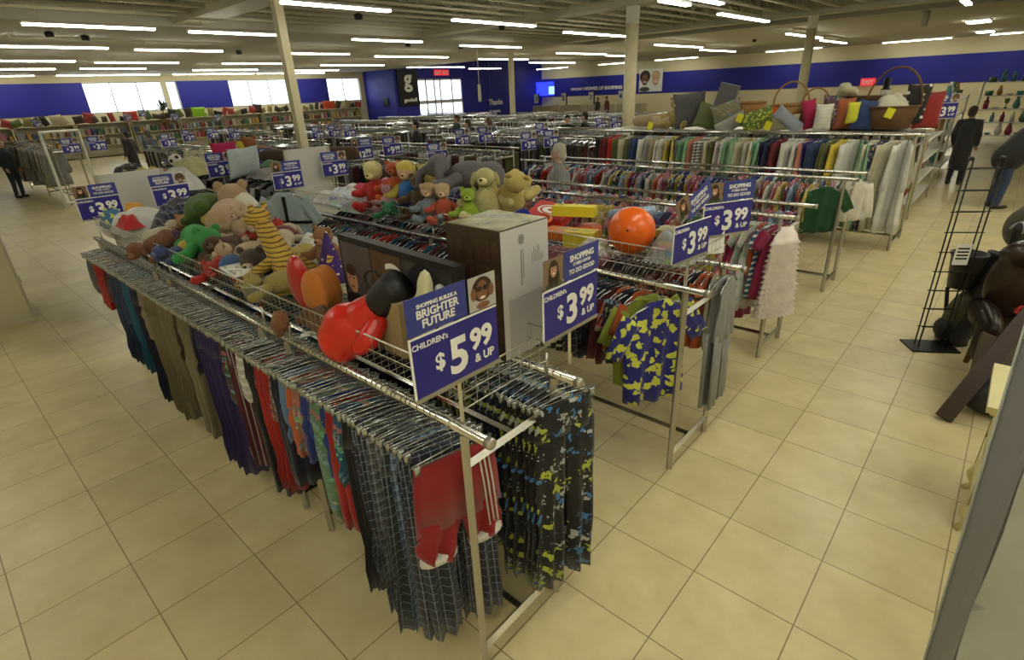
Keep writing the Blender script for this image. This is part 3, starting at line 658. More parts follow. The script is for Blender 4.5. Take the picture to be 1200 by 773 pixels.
# ---------------------------------------------------------------- soft toys
eyem=mat('bead_eye',(.01,.01,.01),.1)
def plush(x,y,z,s,col,label,name='teddy_bear',cat='stuffed toy',belly=None,pose='sit',rot=(0,0,0),ear='round',snout=None,headcol=None,armcol=None,legcol=None,pat='fur',headr=.88,earcol=None,hair=None,trunk=False):
    """pose sit: upright with the legs forward (+x); lie: on its tummy"""
    t=thing(name,label,cat,(x,y,z),rot=rot,sc=s)
    fm=CM(pat)
    if pose=='sit':
        body=blob('pb_sit_'+pat,[((0,0,.17),(.13,.14,.17))],[],.022,fm); limb=lambda k:blob('pl%d_'%k+pat,[],[((0,0,0),(.12,.02,-.02),.05,.058),((.12,.02,-.02),(.19,.02,0.03),.058,.05)],.018,fm)
        ob('body',body,t,col=col)
        ob('leg',limb(0),t,(.06,.10,.07),(0,0,.35),col=legcol or col); ob('leg',limb(0),t,(.06,-.10,.07),(0,0,-.45),col=legcol or col)
        ob('arm',limb(0),t,(.0,.12,.25),(0.2,.5,.9),col=armcol or col,sc=.85); ob('arm',limb(0),t,(.0,-.12,.25),(0,.5,-.9),col=armcol or col,sc=.85)
        h=V(.03,0,.42)
    else:
        body=blob('pb_lie_'+pat,[((0,0,.11),(.20,.12,.11)),((-.14,0,.11),(.12,.125,.115))],[],.022,fm); limb=lambda k:blob('pq%d_'%k+pat,[],[((0,0,0),(.10,.06,-.04),.052,.048),((.10,.06,-.04),(.17,.05,-.05),.048,.05)],.018,fm)
        ob('body',body,t,col=col)
        ob('leg',limb(0),t,(-.18,.08,.08),(0,0,1.9),col=legcol or col); ob('leg',limb(0),t,(-.18,-.08,.08),(0,0,2.9),col=legcol or col)
        ob('arm',limb(0),t,(.12,.09,.09),(0,0,.3),col=armcol or col); ob('arm',limb(0),t,(.12,-.09,.09),(0,0,-1.3),col=armcol or col)
        h=V(.27,0,.17)
    hc=headcol or col
    hd=ob('head',blob('ph_'+pat,[((0,0,0),(.105,.115,.10))],[],.018,fm),t,h,sc=headr,col=hc)
    sn=snout or tuple(min(1,c*1.3+.05) for c in hc)
    if trunk:
        ob('trunk',blob('trunk_'+pat,[],[((.08,0,-.02),(.17,0,-.08),.04,.034),((.17,0,-.08),(.19,.02,-.2),.034,.026)],.015,fm),hd,col=hc)
    else:
        ob('muzzle',blob('pm_'+pat,[((.095,0,-.03),(.05,.055,.042))],[],.014,fm),hd,col=sn); ob('nose',D('nose',lambda:MB().ell((.145,0,-.01),(.012,.018,.012),8,6).mesh('nose',eyem)),hd)
    for sg in (-1,1):
        ob('eye',D('eye',lambda:MB().ell((0,0,0),(.011,.011,.011),8,6).mesh('eye',eyem)),hd,(.093,sg*.042,.03))
        if ear=='round': ob('ear',blob('pe_'+pat,[((0,0,0),(.018,.042,.042))],[],.012,fm),hd,(0,sg*.085,.085),col=earcol or hc)
        elif ear=='long': ob('ear',blob('pel_'+pat,[((0,0,-.05),(.018,.035,.085))],[],.012,fm),hd,(0,sg*.115,.03),(sg*.3,0,0),col=earcol or hc)
        elif ear=='big': ob('ear',blob('peb_'+pat,[((0,0,0),(.02,.10,.11))],[],.014,fm),hd,(-.02,sg*.16,.0),(0,0,-sg*.4),col=earcol or hc)
    if hair: ob('hair',blob('phair',[((-.02,0,.045),(.115,.125,.09)),((-.06,0,-.02),(.07,.11,.09))],[],.018,CM('fur')),hd,col=hair)
    return t
def heap(nx,ny,w,d,h,seed,fold=.03):
    """crumpled cloth or cushion-like pile as one closed mesh"""
    r=random.Random(seed); m=MB(); ph=[r.uniform(0,6) for _ in range(6)]; vs=[]; 
    for sd in (1,0):
        for i in range(nx):
            for j in range(ny):
                u=i/(nx-1)*2-1; v=j/(ny-1)*2-1; e=max(0,1-u**4)*max(0,1-v**4)
                wob=math.sin(u*5+ph[0]+2*math.sin(v*3+ph[1]))*.5+math.sin(v*7+ph[2]+2*math.sin(u*4+ph[3]))*.5
                z=(h*e+fold*wob*e) if sd else 0.0
                vs.append(V(w/2*u*(1+.08*math.sin(v*6+ph[4])),d/2*v*(1+.08*math.sin(u*6+ph[5])),z))
    fs=[]; n=nx*ny
    for i in range(nx-1):
        for j in range(ny-1):
            a=i*ny+j; fs.append((a,a+ny,a+ny+1,a+1)); fs.append((n+a,n+a+1,n+a+ny+1,n+a+ny))
    for i in range(nx-1):
        a=i*ny; fs.append((a,n+a,n+a+ny,a+ny)); a=i*ny+ny-1; fs.append((a,a+ny,n+a+ny,n+a))
    for j in range(ny-1):
        a=j; fs.append((a,a+1,n+a+1,n+a)); a=(nx-1)*ny+j; fs.append((a,n+a,n+a+1,a+1))
    return m.add(vs,fs)
def clothheap(x,y,z,w,d,h,col,label,pat='plain',seed=0,rz=0,name='folded_clothes',cat='clothes',group=None):
    return ob(name,D(('heap',w,d,h,seed,pat),lambda:heap(17,15,w,d,h,seed,.22*h).mesh('cloth',CM(pat))),None,(x,y,z),(0,0,rz),col,label,cat,group)
def pillow_mesh(w,h,t,pat,key=None):
    def mk():
        m=MB(); n=13; vs=[]
        for sd in (1,-1):
            for i in range(n):
                for j in range(n):
                    u=i/(n-1)*2-1; v=j/(n-1)*2-1; e=math.sqrt(max(0,(1-u**2)*(1-v**2)))**.8; p=1-.06*(1-abs(v))*0-.07*(1-v*v)*(abs(u)); q=1-.07*(1-u*u)*(abs(v))
                    vs.append(V(sd*t/2*e,w/2*u*p,h/2+h/2*v*q))
        N_=n*n; fs=[]
        for i in range(n-1):
            for j in range(n-1):
                a=i*n+j; fs.append((a,a+n,a+n+1,a+1)); fs.append((N_+a,N_+a+1,N_+a+n+1,N_+a+n))
        return m.add(vs,fs).mesh('cushion',CM(pat))
    return D(('pil',w,h,t,pat),mk)
def pillow(x,y,z,w,h,t,col,label,pat='plain',rot=(0,0,0),name='cushion',cat='cushion',group=None): return ob(name,pillow_mesh(w,h,t,pat),None,(x,y,z),rot,col,label,cat,group)
ZB=H1+.105   # basket floor
def bp(px,py,z=1.5): p=atz(px,py,z); return p.x,p.y
# --- front rack's basket, near end first
def glove():
    t=thing('boxing_glove','glossy red boxing glove with black cuff lying on the basket of the front rack','boxing glove',(-.70,-.52,1.50),rot=(0,-.36,.55),sc=1.28)
    gm=mat('red_glove_leather',(.62,.018,.01),.28,coat=.4)
    ob('fist',blob('glove_fist',[((-.05,0,0),(.105,.075,.10)),((-.11,0,-.02),(.07,.075,.085)),((.03,0,.02),(.06,.062,.075))],[((.03,0,.03),(.10,0,.05),.065,.05)],.010,gm,4),t,rot=(0,0,.0))
    ob('thumb',blob('glove_thumb',[],[((.075,-.03,.0),(.035,-.058,-.035),.036,.040),((.035,-.058,-.035),(-.005,-.062,-.052),.040,.030)],.008,gm,3),t)
    ob('cuff',(MB().lathe([(.05,0),(.058,.03),(.062,.10),(.056,.13)],18,M=Matrix.Rotation(PI/2-.35,3,'Y'),c=(.085,0,.045)),mat('black_cuff',(.012,.012,.014),.5)),t)
    ob('lace_loop',(MB().tube([(.12+.03*math.cos(a),0,.13+.035*math.sin(a)) for a in [i*.6 for i in range(11)]],.005,5,closed=True),blackm),t)
glove()
cardm=mat('white_cardboard',(.55,.54,.55),.55,noise=.05,nscale=3); dark=mat('dark_box_print',(.035,.022,.015),.35,coat=.3,noise=.9,nscale=14); greym=mat('grey_ink',(.22,.22,.23),.6)
def bigbox():
    t=thing('toy_box','tall toy carton with white end and dark side at the front rack end','box',(-.12,-.09,ZB))
    a,b,h=-.30,.145,.545
    m=MB(); m.b2((a,-b,0),(0,b,h)); ob('carton',(m,dark,False),t)
    ob('white_end',(MB().b2((-.002,-b+.004,.004),(.002,b,h-.004)),cardm,False),t)
    m=MB(); m.b2((.002,-.11,.0),(.003,.12,.26)); ob('lower_label',(m,mat('pale_grey_label',(.40,.40,.42),.5),False),t)
    pr=MB(); r=random.Random(3)
    for i in range(7): pr.b2((.0025,.04+i*.011,.38),(.003,.0425+i*.011,.41+.06*r.random()))
    pr.b2((.0025,-.03,.30),(.003,-.024,.45)); pr.b2((.0025,-.016,.33),(.003,-.012,.45)); disc(pr,-.024,.492,.017,.02,.0035); pr.b2((.003,.09,.20),(.004,.12,.245))
    ob('printed_marks',(pr,greym,False),t)
    tp=MB(); tp.b2((a+.004,-b+.004,h),(-.004,b-.004,h+.002)); ob('top_panel',(tp,mat('glossy_top_print',(.30,.28,.14),.25,coat=.5,noise=.8,nscale=9),False),t)
    sp=MB(); 
    for (u,w_,z0,z1) in ((.015,.075,.03,.51),(.105,.05,.12,.47),(.165,.085,.03,.40),(.165,.085,.42,.50),(.26,.03,.08,.50)): sp.b2((a+u,-b-.0015,z0),(a+u+w_,-b,z1))
    ob('side_print',(sp,mat('brown_print',(.055,.028,.016),.35,noise=.95,nscale=26,coat=.3),False),t)
bigbox()
def figbox():
    t=thing('boxed_figure_set','long black window box of toy figures standing behind the boxing glove','box',(-.69,-.34,ZB),-.05)
    L,h,d=.90,.42,.05
    m=MB(); m.b2((-L/2,0,0),(L/2,d,h)); 
    ob('carton',(m,mat('black_card',(.010,.009,.010),.6),False),t)
    def pan(x0,x1,z0,z1,c,nm_,y=-.002): return ob(nm_,(MB().b2((x0,y,z0),(x1,0,z1)),c,False),t)
    pan(-L/2+.02,-.17,.03,h-.03,mat('window_backing_grey',(.07,.07,.08),.3,noise=.5,nscale=9),'window_panel'); pan(-.16,.08,.03,h-.03,mat('window_backing_brown',(.085,.04,.022),.35,noise=.6,nscale=22),'window_panel'); pan(.09,L/2-.02,.03,h-.03,mat('window_backing_dark',(.03,.03,.035),.25),'window_panel')
    # printed portrait: a plain man with dark hair
    pm=MB(); 
    def dz(m,x,z,rx,rz_,y,n=18): 
        vs=[V(x,y,z)]+[V(x+rx*math.cos(-2*PI*i/n),y,z+rz_*math.sin(-2*PI*i/n)) for i in range(n)]; m.add(vs,[(0,1+(i+1)%n,1+i) for i in range(n)])
    pm.cur=0; dz(pm,-.36,.20,.048,.065,-.004); pm.cur=1; dz(pm,-.36,.255,.046,.03,-.0045); dz(pm,-.377,.215,.008,.005,-.005); dz(pm,-.343,.215,.008,.005,-.005); dz(pm,-.36,.17,.015,.004,-.005); pm.cur=2; dz(pm,-.36,.095,.08,.045,-.0035)
    ob('printed_portrait',(pm,[skinm,hairm,blackm],False),t)
    ar=MB(); pts=[(-.04+.22*i/8,-.004,.33-.0*i+.03*math.sin(PI*i/8)-.13*(i/8)**2) for i in range(9)]
    for i in range(8):
        a,b_=Vector(pts[i]),Vector(pts[i+1]); ar.add([a+V(0,0,.012),b_+V(0,0,.012),b_-V(0,0,.012),a-V(0,0,.012)],[(0,3,2,1)])
    ob('printed_arc',(ar,signwhite,False),t)
    ob('plain_white_figure',blob('whitefig',[((0,0,.13),(.028,.02,.05)),((0,0,.215),(.026,.022,.028))],[((-.012,0,.09),(-.016,0,.01),.014,.012),((.012,0,.09),(.016,0,.01),.014,.012),((-.03,0,.16),(-.042,0,.09),.01,.01),((.03,0,.16),(.042,0,.09),.01,.01)],.006,mat('white_toy_plastic',(.62,.62,.60),.3)),t,(.37,-.02,.10))
figbox()
# leopard tipped white plush cone, brown paper bag, red sequin toy, knitted orange toy, purple star hat
ob('plush_fish',blob('fish',[((0,0,.10),(.055,.05,.11)),((0,0,.20),(.035,.035,.08))],[((0,0,.02),(.05,0,-.04),.04,.015)],.014,CM('dots')),None,(-.36,-.44,ZB+.15),(0,.1,.3),(.62,.60,.38),'white and yellow speckled plush fish standing between the boxes on the front rack','stuffed toy',sc=.95)
m=MB(); m.hexa([V(-.1,-.05,0),V(.1,-.05,0),V(.1,.05,0),V(-.1,.05,0),V(-.11,-.05,.22),V(.11,-.05,.25),V(.11,.05,.25),V(-.11,.05,.22)])
ob('paper_bag',(m,mat('brown_paper',(.34,.25,.13),.8,noise=.15,bump=.4),False),None,(-.56,-.43,ZB+.01),(0,0,-.1),None,'plain brown paper bag beside the boxing glove','bag')
ob('sequined_cushion',blob('sequin',[((0,0,.14),(.07,.05,.15)),((.02,0,.05),(.05,.04,.08))],[],.014,CM('shiny')),None,(-1.38,-.44,ZB+.03),(.1,.12,.2),(.50,.01,.012),'shiny dark red sequined cushion standing upright left of the boxed figures','cushion')
ob('knitted_pumpkin',blob('pumpk',[((0,y,.12),(.085,.028,.13)) for y in (-.05,-.017,.017,.05)],[],.012,CM('plain'),1),None,(-1.2,-.42,ZB+.02),(0,0,.3),(.60,.20,.03),'ribbed orange knitted pumpkin pressed against the boxed figures','stuffed toy')
ob('wizard_hat',(MB().lathe([(.10,0),(.085,.03),(.06,.12),(.035,.20),(.012,.27),(.003,.29)],18),CM('stars')),None,(-1.55,-.16,ZB+.06),(0,.05,0),(.05,.015,.16),'pointed purple cone hat with golden stars','hat')
def tiger():
    t=thing('plush_tiger','orange striped tiger plush stretched out with its head up','stuffed toy',(-1.66,-.34,ZB),rot=(0,0,.25),sc=.98); fm=CM('tiger'); c=(.52,.34,.05)
    ob('body',blob('tg_body',[],[((0,0,.08),(-.10,.03,.20),.085,.078),((-.10,.03,.20),(-.24,.07,.36),.076,.058)],.014,fm),t,col=c)
    h=ob('head',blob('tg_head',[((0,0,0),(.07,.07,.065)),((-.05,-.02,-.01),(.045,.05,.04))],[],.012,fm),t,(-.30,.09,.42),col=c)
    for s in (-1,1): ob('ear',blob('tg_ear',[((0,0,0),(.014,.024,.026))],[],.008,fm),h,(.01,s*.045,.06),col=c); ob('eye',D('eye',lambda:None),h,(-.055,s*.03-.01,.03))
    ob('muzzle',blob('tg_muz',[((-.085,-.02,-.015),(.03,.034,.025))],[],.008,CM('fur')),h,col=(.62,.52,.28))
    lim=lambda k,p,q,a,b_:blob('tg_l%d'%k,[],[(p,q,a,b_)],.012,fm)
    ob('arm',lim(0,(-.12,-.02,.20),(-.30,-.14,.07),.036,.032),t,col=c); ob('arm',lim(1,(-.14,.08,.22),(-.05,.20,.10),.036,.032),t,col=c)
    ob('leg',lim(2,(0,-.03,.06),(-.14,-.15,.03),.045,.04),t,col=c); ob('leg',lim(3,(.02,.05,.06),(.16,.05,.03),.045,.04),t,col=c)
    ob('tail',(MB().tube([(.05,.03,.08),(.16,.10,.12),(.2,.12,.22)],.018,8),fm),t,col=c)
tiger()
def tray(x,y,z,w,d,col,label,rz=0,name='picture_book',cat='book',pm=None):
    t=thing(name,label,cat,(x,y,z),rz)
    ob('cover',(MB().b2((-w/2,-d/2,0),(w/2,d/2,.012)),mat(name+'_cover%s'%label[:12],col,.35),False),t); 
    ob('printed_cover',(MB().b2((-w/2+.01,-d/2+.01,.012),(w/2-.01,d/2-.01,.0135)),pm or CM('print'),False),t,col=(.75,.75,.7))
    return t
tray(-2.0,-.50,ZB+.125,.26,.14,(.7,.7,.66),'white picture book with coloured pictures lying on the near basket edge',-.1)
m=MB(); m.b2((-.11,-.06,0),(.11,.06,.07)); ob('plastic_tub',(MB().lathe([(.085,0),(.10,.09),(.105,.095),(.10,.10),(.092,.095),(.08,.01)],20),mat('cloudy_plastic',(.42,.42,.33),.35,trans=.3)),None,(-1.75,-.50,ZB+.01),(0,0,0),None,'cloudy plastic tub below the tiger plush','tub')
ob('knitted_ball',(MB().ell((0,0,.075),(.078,.078,.075),18,12),CM('fur')),None,(-2.2,-.46,ZB+.03),(0,0,0),(.05,.13,.33),'blue fuzzy ball at the near edge of the front basket','stuffed toy')
plush(-2.38,-.47,ZB+.01,.55,(.55,.02,.015),'small red plush creature beside the blue fuzzy ball','plush_creature',pose='lie',rot=(0,0,-.6),headcol=(.5,.03,.02))
plush(-2.15,-.24,ZB+.06,.72,(.05,.035,.03),'black monkey plush with pale tan face and hands','plush_monkey',pose='lie',rot=(0,.1,-.9),headcol=(.07,.05,.04),snout=(.62,.48,.32),armcol=(.55,.42,.25),headr=.95)
plush(-2.42,-.24,ZB+.05,.6,(.62,.47,.3),'small tan bear plush lying beside the monkey','plush_bear',pose='lie',rot=(0,0,-1.8))
ob('knit_cap',(MB().lathe([(.10,0),(.105,.02),(.09,.08),(.05,.115),(.004,.125)],20),CM('plain')),None,(-2.35,-.03,ZB+.13),(0,.1,0),(.13,.015,.02),'dark red knitted cap behind the monkey plush','hat')
plush(-2.95,-.36,ZB+.05,.85,(.03,.36,.07),'bright green dragon plush lying on its tummy','plush_dragon',pose='lie',rot=(0,0,-.1),headcol=(.04,.32,.07),headr=.85,ear='round')
plush(-3.15,-.05,ZB+.10,1.2,(.48,.33,.20),'large tan bear plush with yellow feet lying behind the dragon','plush_bear',pose='lie',rot=(0,-.1,2.6),legcol=(.62,.50,.08),armcol=(.62,.50,.08))
plush(-3.35,-.52,ZB+.03,.62,(.22,.075,.03),'reddish brown dog plush near the basket edge, nose down','plush_dog',pose='lie',rot=(0,.2,-1.2),ear='long')
plush(-3.65,-.42,ZB+.03,.6,(.62,.58,.42),'cream puppy plush with brown ears','plush_dog',pose='lie',rot=(0,0,2.2),ear='long',earcol=(.25,.09,.03))
ob('plush_turtle',blob('turtle',[((0,0,.10),(.19,.16,.12)),((.17,0,.07),(.07,.06,.06)),((.1,.14,.03),(.07,.04,.03)),((.1,-.14,.03),(.07,.04,.03)),((-.13,.12,.03),(.06,.04,.03)),((-.13,-.12,.03),(.06,.04,.03))],[],.02,CM('fur')),None,(-3.55,-.05,ZB+.12),(.2,-.5,-.6),(.06,.13,.02),'round mossy green turtle plush sitting up among the clothes','stuffed toy',sc=1.15)
m=MB(); m.lathe([(.20,0),(.17,.08),(.11,.2),(.07,.27),(.01,.31)],14); ob('hooded_towel',(m,CM('plain')),None,(-3.35,.16,ZB+.08),(.1,0,0),(.68,.66,.56),'white hooded towel draped into a soft peak','towel')
t=thing('hanging_shirt','pale blue grey button shirt hanging upright behind the toys with dark ribbon cross','shirt',(-2.75,.22,1.86),0,rot=(0,0,-1.0)); ob('hanger',HS,t); ob('garment',gdata('tshirt',1,'plain'),t,col=(.30,.38,.42)); 
m=MB(); m.b2((-.030,-.01,-.52),(.030,.01,-.1)); m.b2((-.030,-.19,-.30),(.030,.19,-.28)); ob('ribbon',(m,blackm,False),t)
clothheap(-2.1,.05,ZB+.02,.5,.35,.16,(.62,.62,.60),'clear wrapped white linens behind the tiger plush',seed=4,pat='plain')
def stack_box(x,y,z,w,d,h,col,label,rz=0,pat='print',rot=None,name='game_box'):
    t=thing(name,label,'box',(x,y,z),rz,rot=rot)
    ob('carton',(MB().b2((-w/2,-d/2,0),(w/2,d/2,h)),mat('carton_%.2f_%.2f_%.2f'%col,col,.35,coat=.3),False),t)
    ob('printed_lid',(MB().b2((-w/2+.006,-d/2+.006,h),(w/2-.006,d/2-.006,h+.002)),CM(pat),False),t,col=tuple(min(1,c*1.1+.02) for c in col))
    return t
stack_box(-1.88,-.02,ZB+.14,.34,.22,.05,(.70,.68,.62),'flat white boxed set with streaky cover leaning behind the tiger plush',-.1,'stripe',rot=(.5,0,-.1))
clothheap(-2.02,.08,ZB+.14,.2,.12,.05,(.65,.20,.03),'small orange and yellow cloth on the white boxed set',seed=7)
clothheap(-4.55,-.30,ZB+.01,.6,.45,.16,(.60,.60,.58),'heap of white and grey clothes at the far end of the front basket','plain',11)
clothheap(-4.05,-.15,ZB+.03,.42,.4,.20,(.03,.035,.09),'navy plaid clothes heaped beside the green turtle plush','plaid',12)
clothheap(-4.35,-.0,ZB+.12,.4,.3,.13,(.03,.03,.04),'black knit crumpled over the white clothes','plain',13)
clothheap(-4.35,-.45,ZB+.08,.28,.16,.10,(.42,.015,.015),'red scarf tucked in front of the navy plaid clothes','plain',14)
clothheap(-4.85,-.45,ZB+.03,.22,.2,.15,(.05,.16,.36),'blue bundle hanging over the far basket corner','floral',15)
clothheap(-4.75,-.28,ZB+.13,.2,.16,.09,(.65,.30,.03),'orange knitted slipper on the white clothes','plain',16,name='slippers',cat='slippers')
plush(-2.7,-.05,ZB+.12,.5,(.55,.03,.02),'tiny red plush behind the green dragon','plush_creature',pose='lie',rot=(0,0,1.2))
plush(-1.95,-.12,ZB+.05,.7,(.50,.38,.08),'mustard puppy plush tucked behind the tiger','plush_dog',pose='lie',rot=(0,0,2.0),ear='long')
clothheap(-2.6,-.42,ZB+.01,.3,.2,.09,(.10,.05,.02),'brown leopard print cloth near the basket edge','print',21)
clothheap(-1.1,-.5,ZB+.0,.35,.12,.09,(.14,.06,.02),'brown furry scarf dangling at the basket edge','fur' if 0 else 'plain',22)
m=MB(); m.tube([(0,0,0),(.01,-.02,-.06),(0,-.03,-.12)],[.03,.045,.02],8); ob('fur_tassel',(m,CM('fur')),None,(-1.22,-.64,ZB+.10),(0,0,0),(.22,.09,.03),'brown fluffy tassel hanging over the front rail','tassel')
# --- second rack's basket
def b2p(px,py,z=1.5): p=atz(px,py,z); return p.x,p.y
plush(-2.22,1.66,ZB+.25,1.1,(.15,.14,.16),'large grey elephant plush lying across the second basket','plush_elephant',pose='lie',rot=(0,-.1,3.9),ear='big',trunk=True)
x,y=b2p(397,232); plush(-3.3,1.42,ZB+.02,.85,(.55,.015,.012),'red bodied doll with a fuzzy cream hat','rag_doll',pose='sit',rot=(0,.1,-1.1),headcol=(.70,.62,.28),hair=(.75,.68,.32))
plush(-3.1,1.50,ZB+.08,.75,(.66,.13,.02),'orange plush figure between two dolls','plush_figure',pose='sit',rot=(0,0,-1.0),headcol=(.5,.09,.02))
plush(-2.92,1.52,ZB+.03,.85,(.03,.20,.62),'doll with bright blue trousers and yellow hair','rag_doll',pose='sit',rot=(0,.1,-1.0),headcol=(.72,.5,.3),hair=(.75,.6,.12),armcol=(.7,.6,.1),legcol=(.03,.2,.62))
plush(-2.98,1.33,ZB+.0,.6,(.03,.25,.10),'green plush frog in front of the blue trousered doll','plush_frog',pose='lie',rot=(0,0,-.8))
plush(-2.7,1.45,ZB+.02,.7,(.11,.06,.025),'dark brown bear plush between dolls and elephant','plush_bear',pose='sit',rot=(0,0,-1))
plush(-2.32,1.24,ZB+.04,.6,(.25,.33,.40),'left little rag doll with peach face and curls','rag_doll',pose='sit',rot=(0,0,-.9),headcol=(.72,.50,.33),hair=(.55,.38,.2))
plush(-2.18,1.28,ZB+.04,.6,(.60,.10,.05),'right little rag doll with peach face and flowery dress','rag_doll',pose='sit',rot=(0,0,-.9),headcol=(.72,.50,.33),hair=(.62,.48,.28))
plush(-1.93,1.33,ZB+.02,.62,(.33,.50,.03),'lime green frog plush at the near edge','plush_frog',pose='sit',rot=(0,0,-.9),headcol=(.35,.52,.04))
plush(-1.85,1.46,ZB+.05,.85,(.60,.55,.25),'pale cream rabbit plush behind the lime frog','plush_rabbit',pose='sit',rot=(0,0,-1.1),ear='long')
plush(-1.85,1.68,ZB+.12,.95,(.60,.50,.16),'yellow bear plush lying back with its legs up','plush_bear',pose='sit',rot=(.3,-.9,2.2))
ob('storybook',(MB().b2((-.13,-.09,0),(.13,.09,.03)),mat('maroon_cover',(.10,.035,.05),.4,noise=.6,nscale=30),False),None,(-2.1,1.46,ZB+.12),(.5,.2,-.2),None,'dark maroon book leaning on the grey elephant','book')
ob('blue_card',(MB().b2((-.12,-.002,0),(.12,.002,.12)),mat('blue_card',(.03,.04,.35),.4),False),None,(-2.05,1.78,ZB+.15),(0,.25,.2),None,'small blue card sign tilted behind the cream rabbit plush','sign').name='card_sign'
plush(-3.55,1.5,ZB+.08,.7,(.65,.05,.15),'hot pink plush beside the cream hatted doll','plush_creature',pose='lie',rot=(0,0,.6))
clothheap(-3.75,1.42,ZB+.02,.55,.4,.17,(.55,.60,.65),'pile of turquoise, pink and white baby clothes','print',31)
clothheap(-3.5,1.28,ZB+.0,.4,.2,.10,(.30,.31,.30),'grey clothes along the basket edge','print',32)
clothheap(-4.2,1.5,ZB+.0,.5,.4,.10,(.5,.5,.48),'pale wrapped goods at the far end of the second basket','plain',33)
stack_box(-1.62,1.52,ZB+.06,.2,.15,.05,(.62,.60,.50),'small cream box beside the cream rabbit plush',.2)
bm=mat('blue_bowl_plastic',(.02,.05,.45),.3); ob('toy_bowl',(MB().lathe([(.03,0),(.085,.03),(.11,.09),(.104,.09),(.08,.035),(.02,.008)],20),bm),None,(-1.42,1.42,ZB+.06),(.9,0,0),None,'royal blue plastic bowl tipped on its side','bowl')
stack_box(-1.55,1.36,ZB+.03,.28,.12,.07,(.65,.50,.03),'yellow box with dark lettering under the blue bowl',.1,'vstripe')
t=stack_box(-1.33,1.62,ZB+.10,.30,.28,.07,(.55,.02,.015),'red square game box with a round white target emblem','',rot=(.25,.1,.25)) if 0 else stack_box(-1.33,1.62,ZB+.10,.30,.28,.07,(.55,.02,.015),'red square game box with a round white target emblem',0,'plain',rot=(.2,.15,.25))
em=MB(); 
def ringdisc(m,r0,r1,z,n=24): m.add([V(r*math.cos(2*PI*i/n)*1.25,r*math.sin(2*PI*i/n),z) for r in (r0,r1) for i in range(n)],[(i,n+i,n+(i+1)%n,(i+1)%n) for i in range(n)])
ringdisc(em,.07,.085,.0735); ringdisc(em,.02,.055,.0735); ob('white_emblem',(em,signwhite,False),t)
t=stack_box(-1.05,1.55,ZB+.17,.32,.10,.07,(.72,.62,.03),'bright yellow oblong toy box on the second basket',.35,'plain'); dd=MB(); ringdisc(dd,.0,.018,.0725,12); ob('brown_button',(dd,mat('brown_spot',(.2,.08,.02),.5),False),t,(-.10,0,0))
t=stack_box(-1.0,1.42,ZB+.04,.40,.20,.05,(.62,.16,.02),'orange and yellow toy vehicle tray',.15,'print'); 
m=MB(); m.tube([(.2*math.cos(a),.13*math.sin(a),0) for a in [i*2*PI/16 for i in range(16)]],.012,8,closed=True); ob('hoop',(m,mat('orange_plastic',(.75,.18,.02),.3)),None,(-1.38,1.40,ZB+.14),(.1,0,.1),None,'thin orange plastic hoop lying round the yellow box','hoop')
stack_box(-.86,1.36,ZB+.02,.22,.14,.10,(.60,.48,.03),'yellow toy truck body at the near basket edge',.3,'print')
ob('toy_drum',(MB().lathe([(.09,0),(.09,.07),(.082,.072),(.082,.08),(.0,.08)],22),CM('print')),None,(-.95,1.6,ZB+.02),(0,0,0),(.6,.1,.05),'small patterned toy drum behind the orange tray','toy')
t=thing('play_ball','big bright orange ball resting in the second basket','ball',(-.50,1.42,ZB)); ob('ball_skin',(MB().ell((0,0,.155),(.153,.153,.153),32,20),mat('orange_ball_rubber',(.85,.14,.01),.32,coat=.2)),t); ob('valve',(MB().ell((.05,-.14,.19),(.008,.006,.008),8,6),blackm),t)
ob('paper_roll',(MB().tube([(-.16,0,0),(.16,0,0)],.035,14),mat('blue_white_roll',(.28,.38,.55),.4,noise=.5,nscale=12)),None,(-.62,1.62,ZB+.22),(0,-.15,.25),None,'blue and white rolled paper tube behind the orange ball','paper roll')
stack_box(-.30,1.62,ZB+.10,.20,.16,.05,(.35,.32,.10),'small game box with coloured letters right of the orange ball',.1,'print')
clothheap(-.22,1.48,ZB+.0,.3,.3,.16,(.30,.31,.30),'silver grey wrapped bag of toys between ball and sign','print',41)
clothheap(-.72,1.32,ZB+.0,.22,.14,.09,(.65,.62,.58),'white and red paper scraps left of the orange ball','print',42)
m=MB(); m.hexa([V(-.1,0,0),V(.1,0,0),V(.1,.02,0),V(-.1,.02,0),V(-.1,.03,.2),V(.1,.03,.2),V(.1,.05,.2),V(-.1,.05,.2)]); ob('white_card',(m,signwhite,False),None,(-.05,1.62,ZB+.02),(0,0,.9),None,'blank white card standing behind the near sign of the second rack','card')

extra=[(-2.62,-.30,.08,.55,(.10,.05,.02),'lie',-.9,'small dark brown dog plush squeezed left of the monkey','plush_dog','long'),(-2.25,-.08,.12,.6,(.60,.52,.38),'lie',2.4,'pale tan puppy plush lying behind the monkey','plush_dog','long'),(-1.62,-.42,.05,.55,(.42,.34,.10),'lie',-2.2,'mustard cub plush at the foot of the tiger','plush_bear','round'),(-2.0,-.35,.03,.5,(.02,.03,.09),'lie',-.4,'navy blue bear plush between monkey and tiger','plush_bear','round'),(-3.0,-.50,.02,.5,(.05,.09,.28),'lie',-1.4,'small blue plush at the basket edge under the dragon','plush_bear','round'),(-3.75,-.15,.10,.55,(.60,.30,.10),'lie',-.6,'small orange lion plush beside the turtle','plush_lion','round'),(-3.45,-.38,.05,.42,(.10,.03,.12),'lie',-.2,'tiny purple plush by the reddish dog','plush_creature','round'),(-1.72,-.06,.05,.6,(.35,.16,.06),'sit',-1.2,'russet bear plush behind the tiger','plush_bear','round'),(-2.75,-.15,.14,.45,(.60,.45,.30),'sit',-1.0,'small peach doll perched behind the dragon','rag_doll','round')]
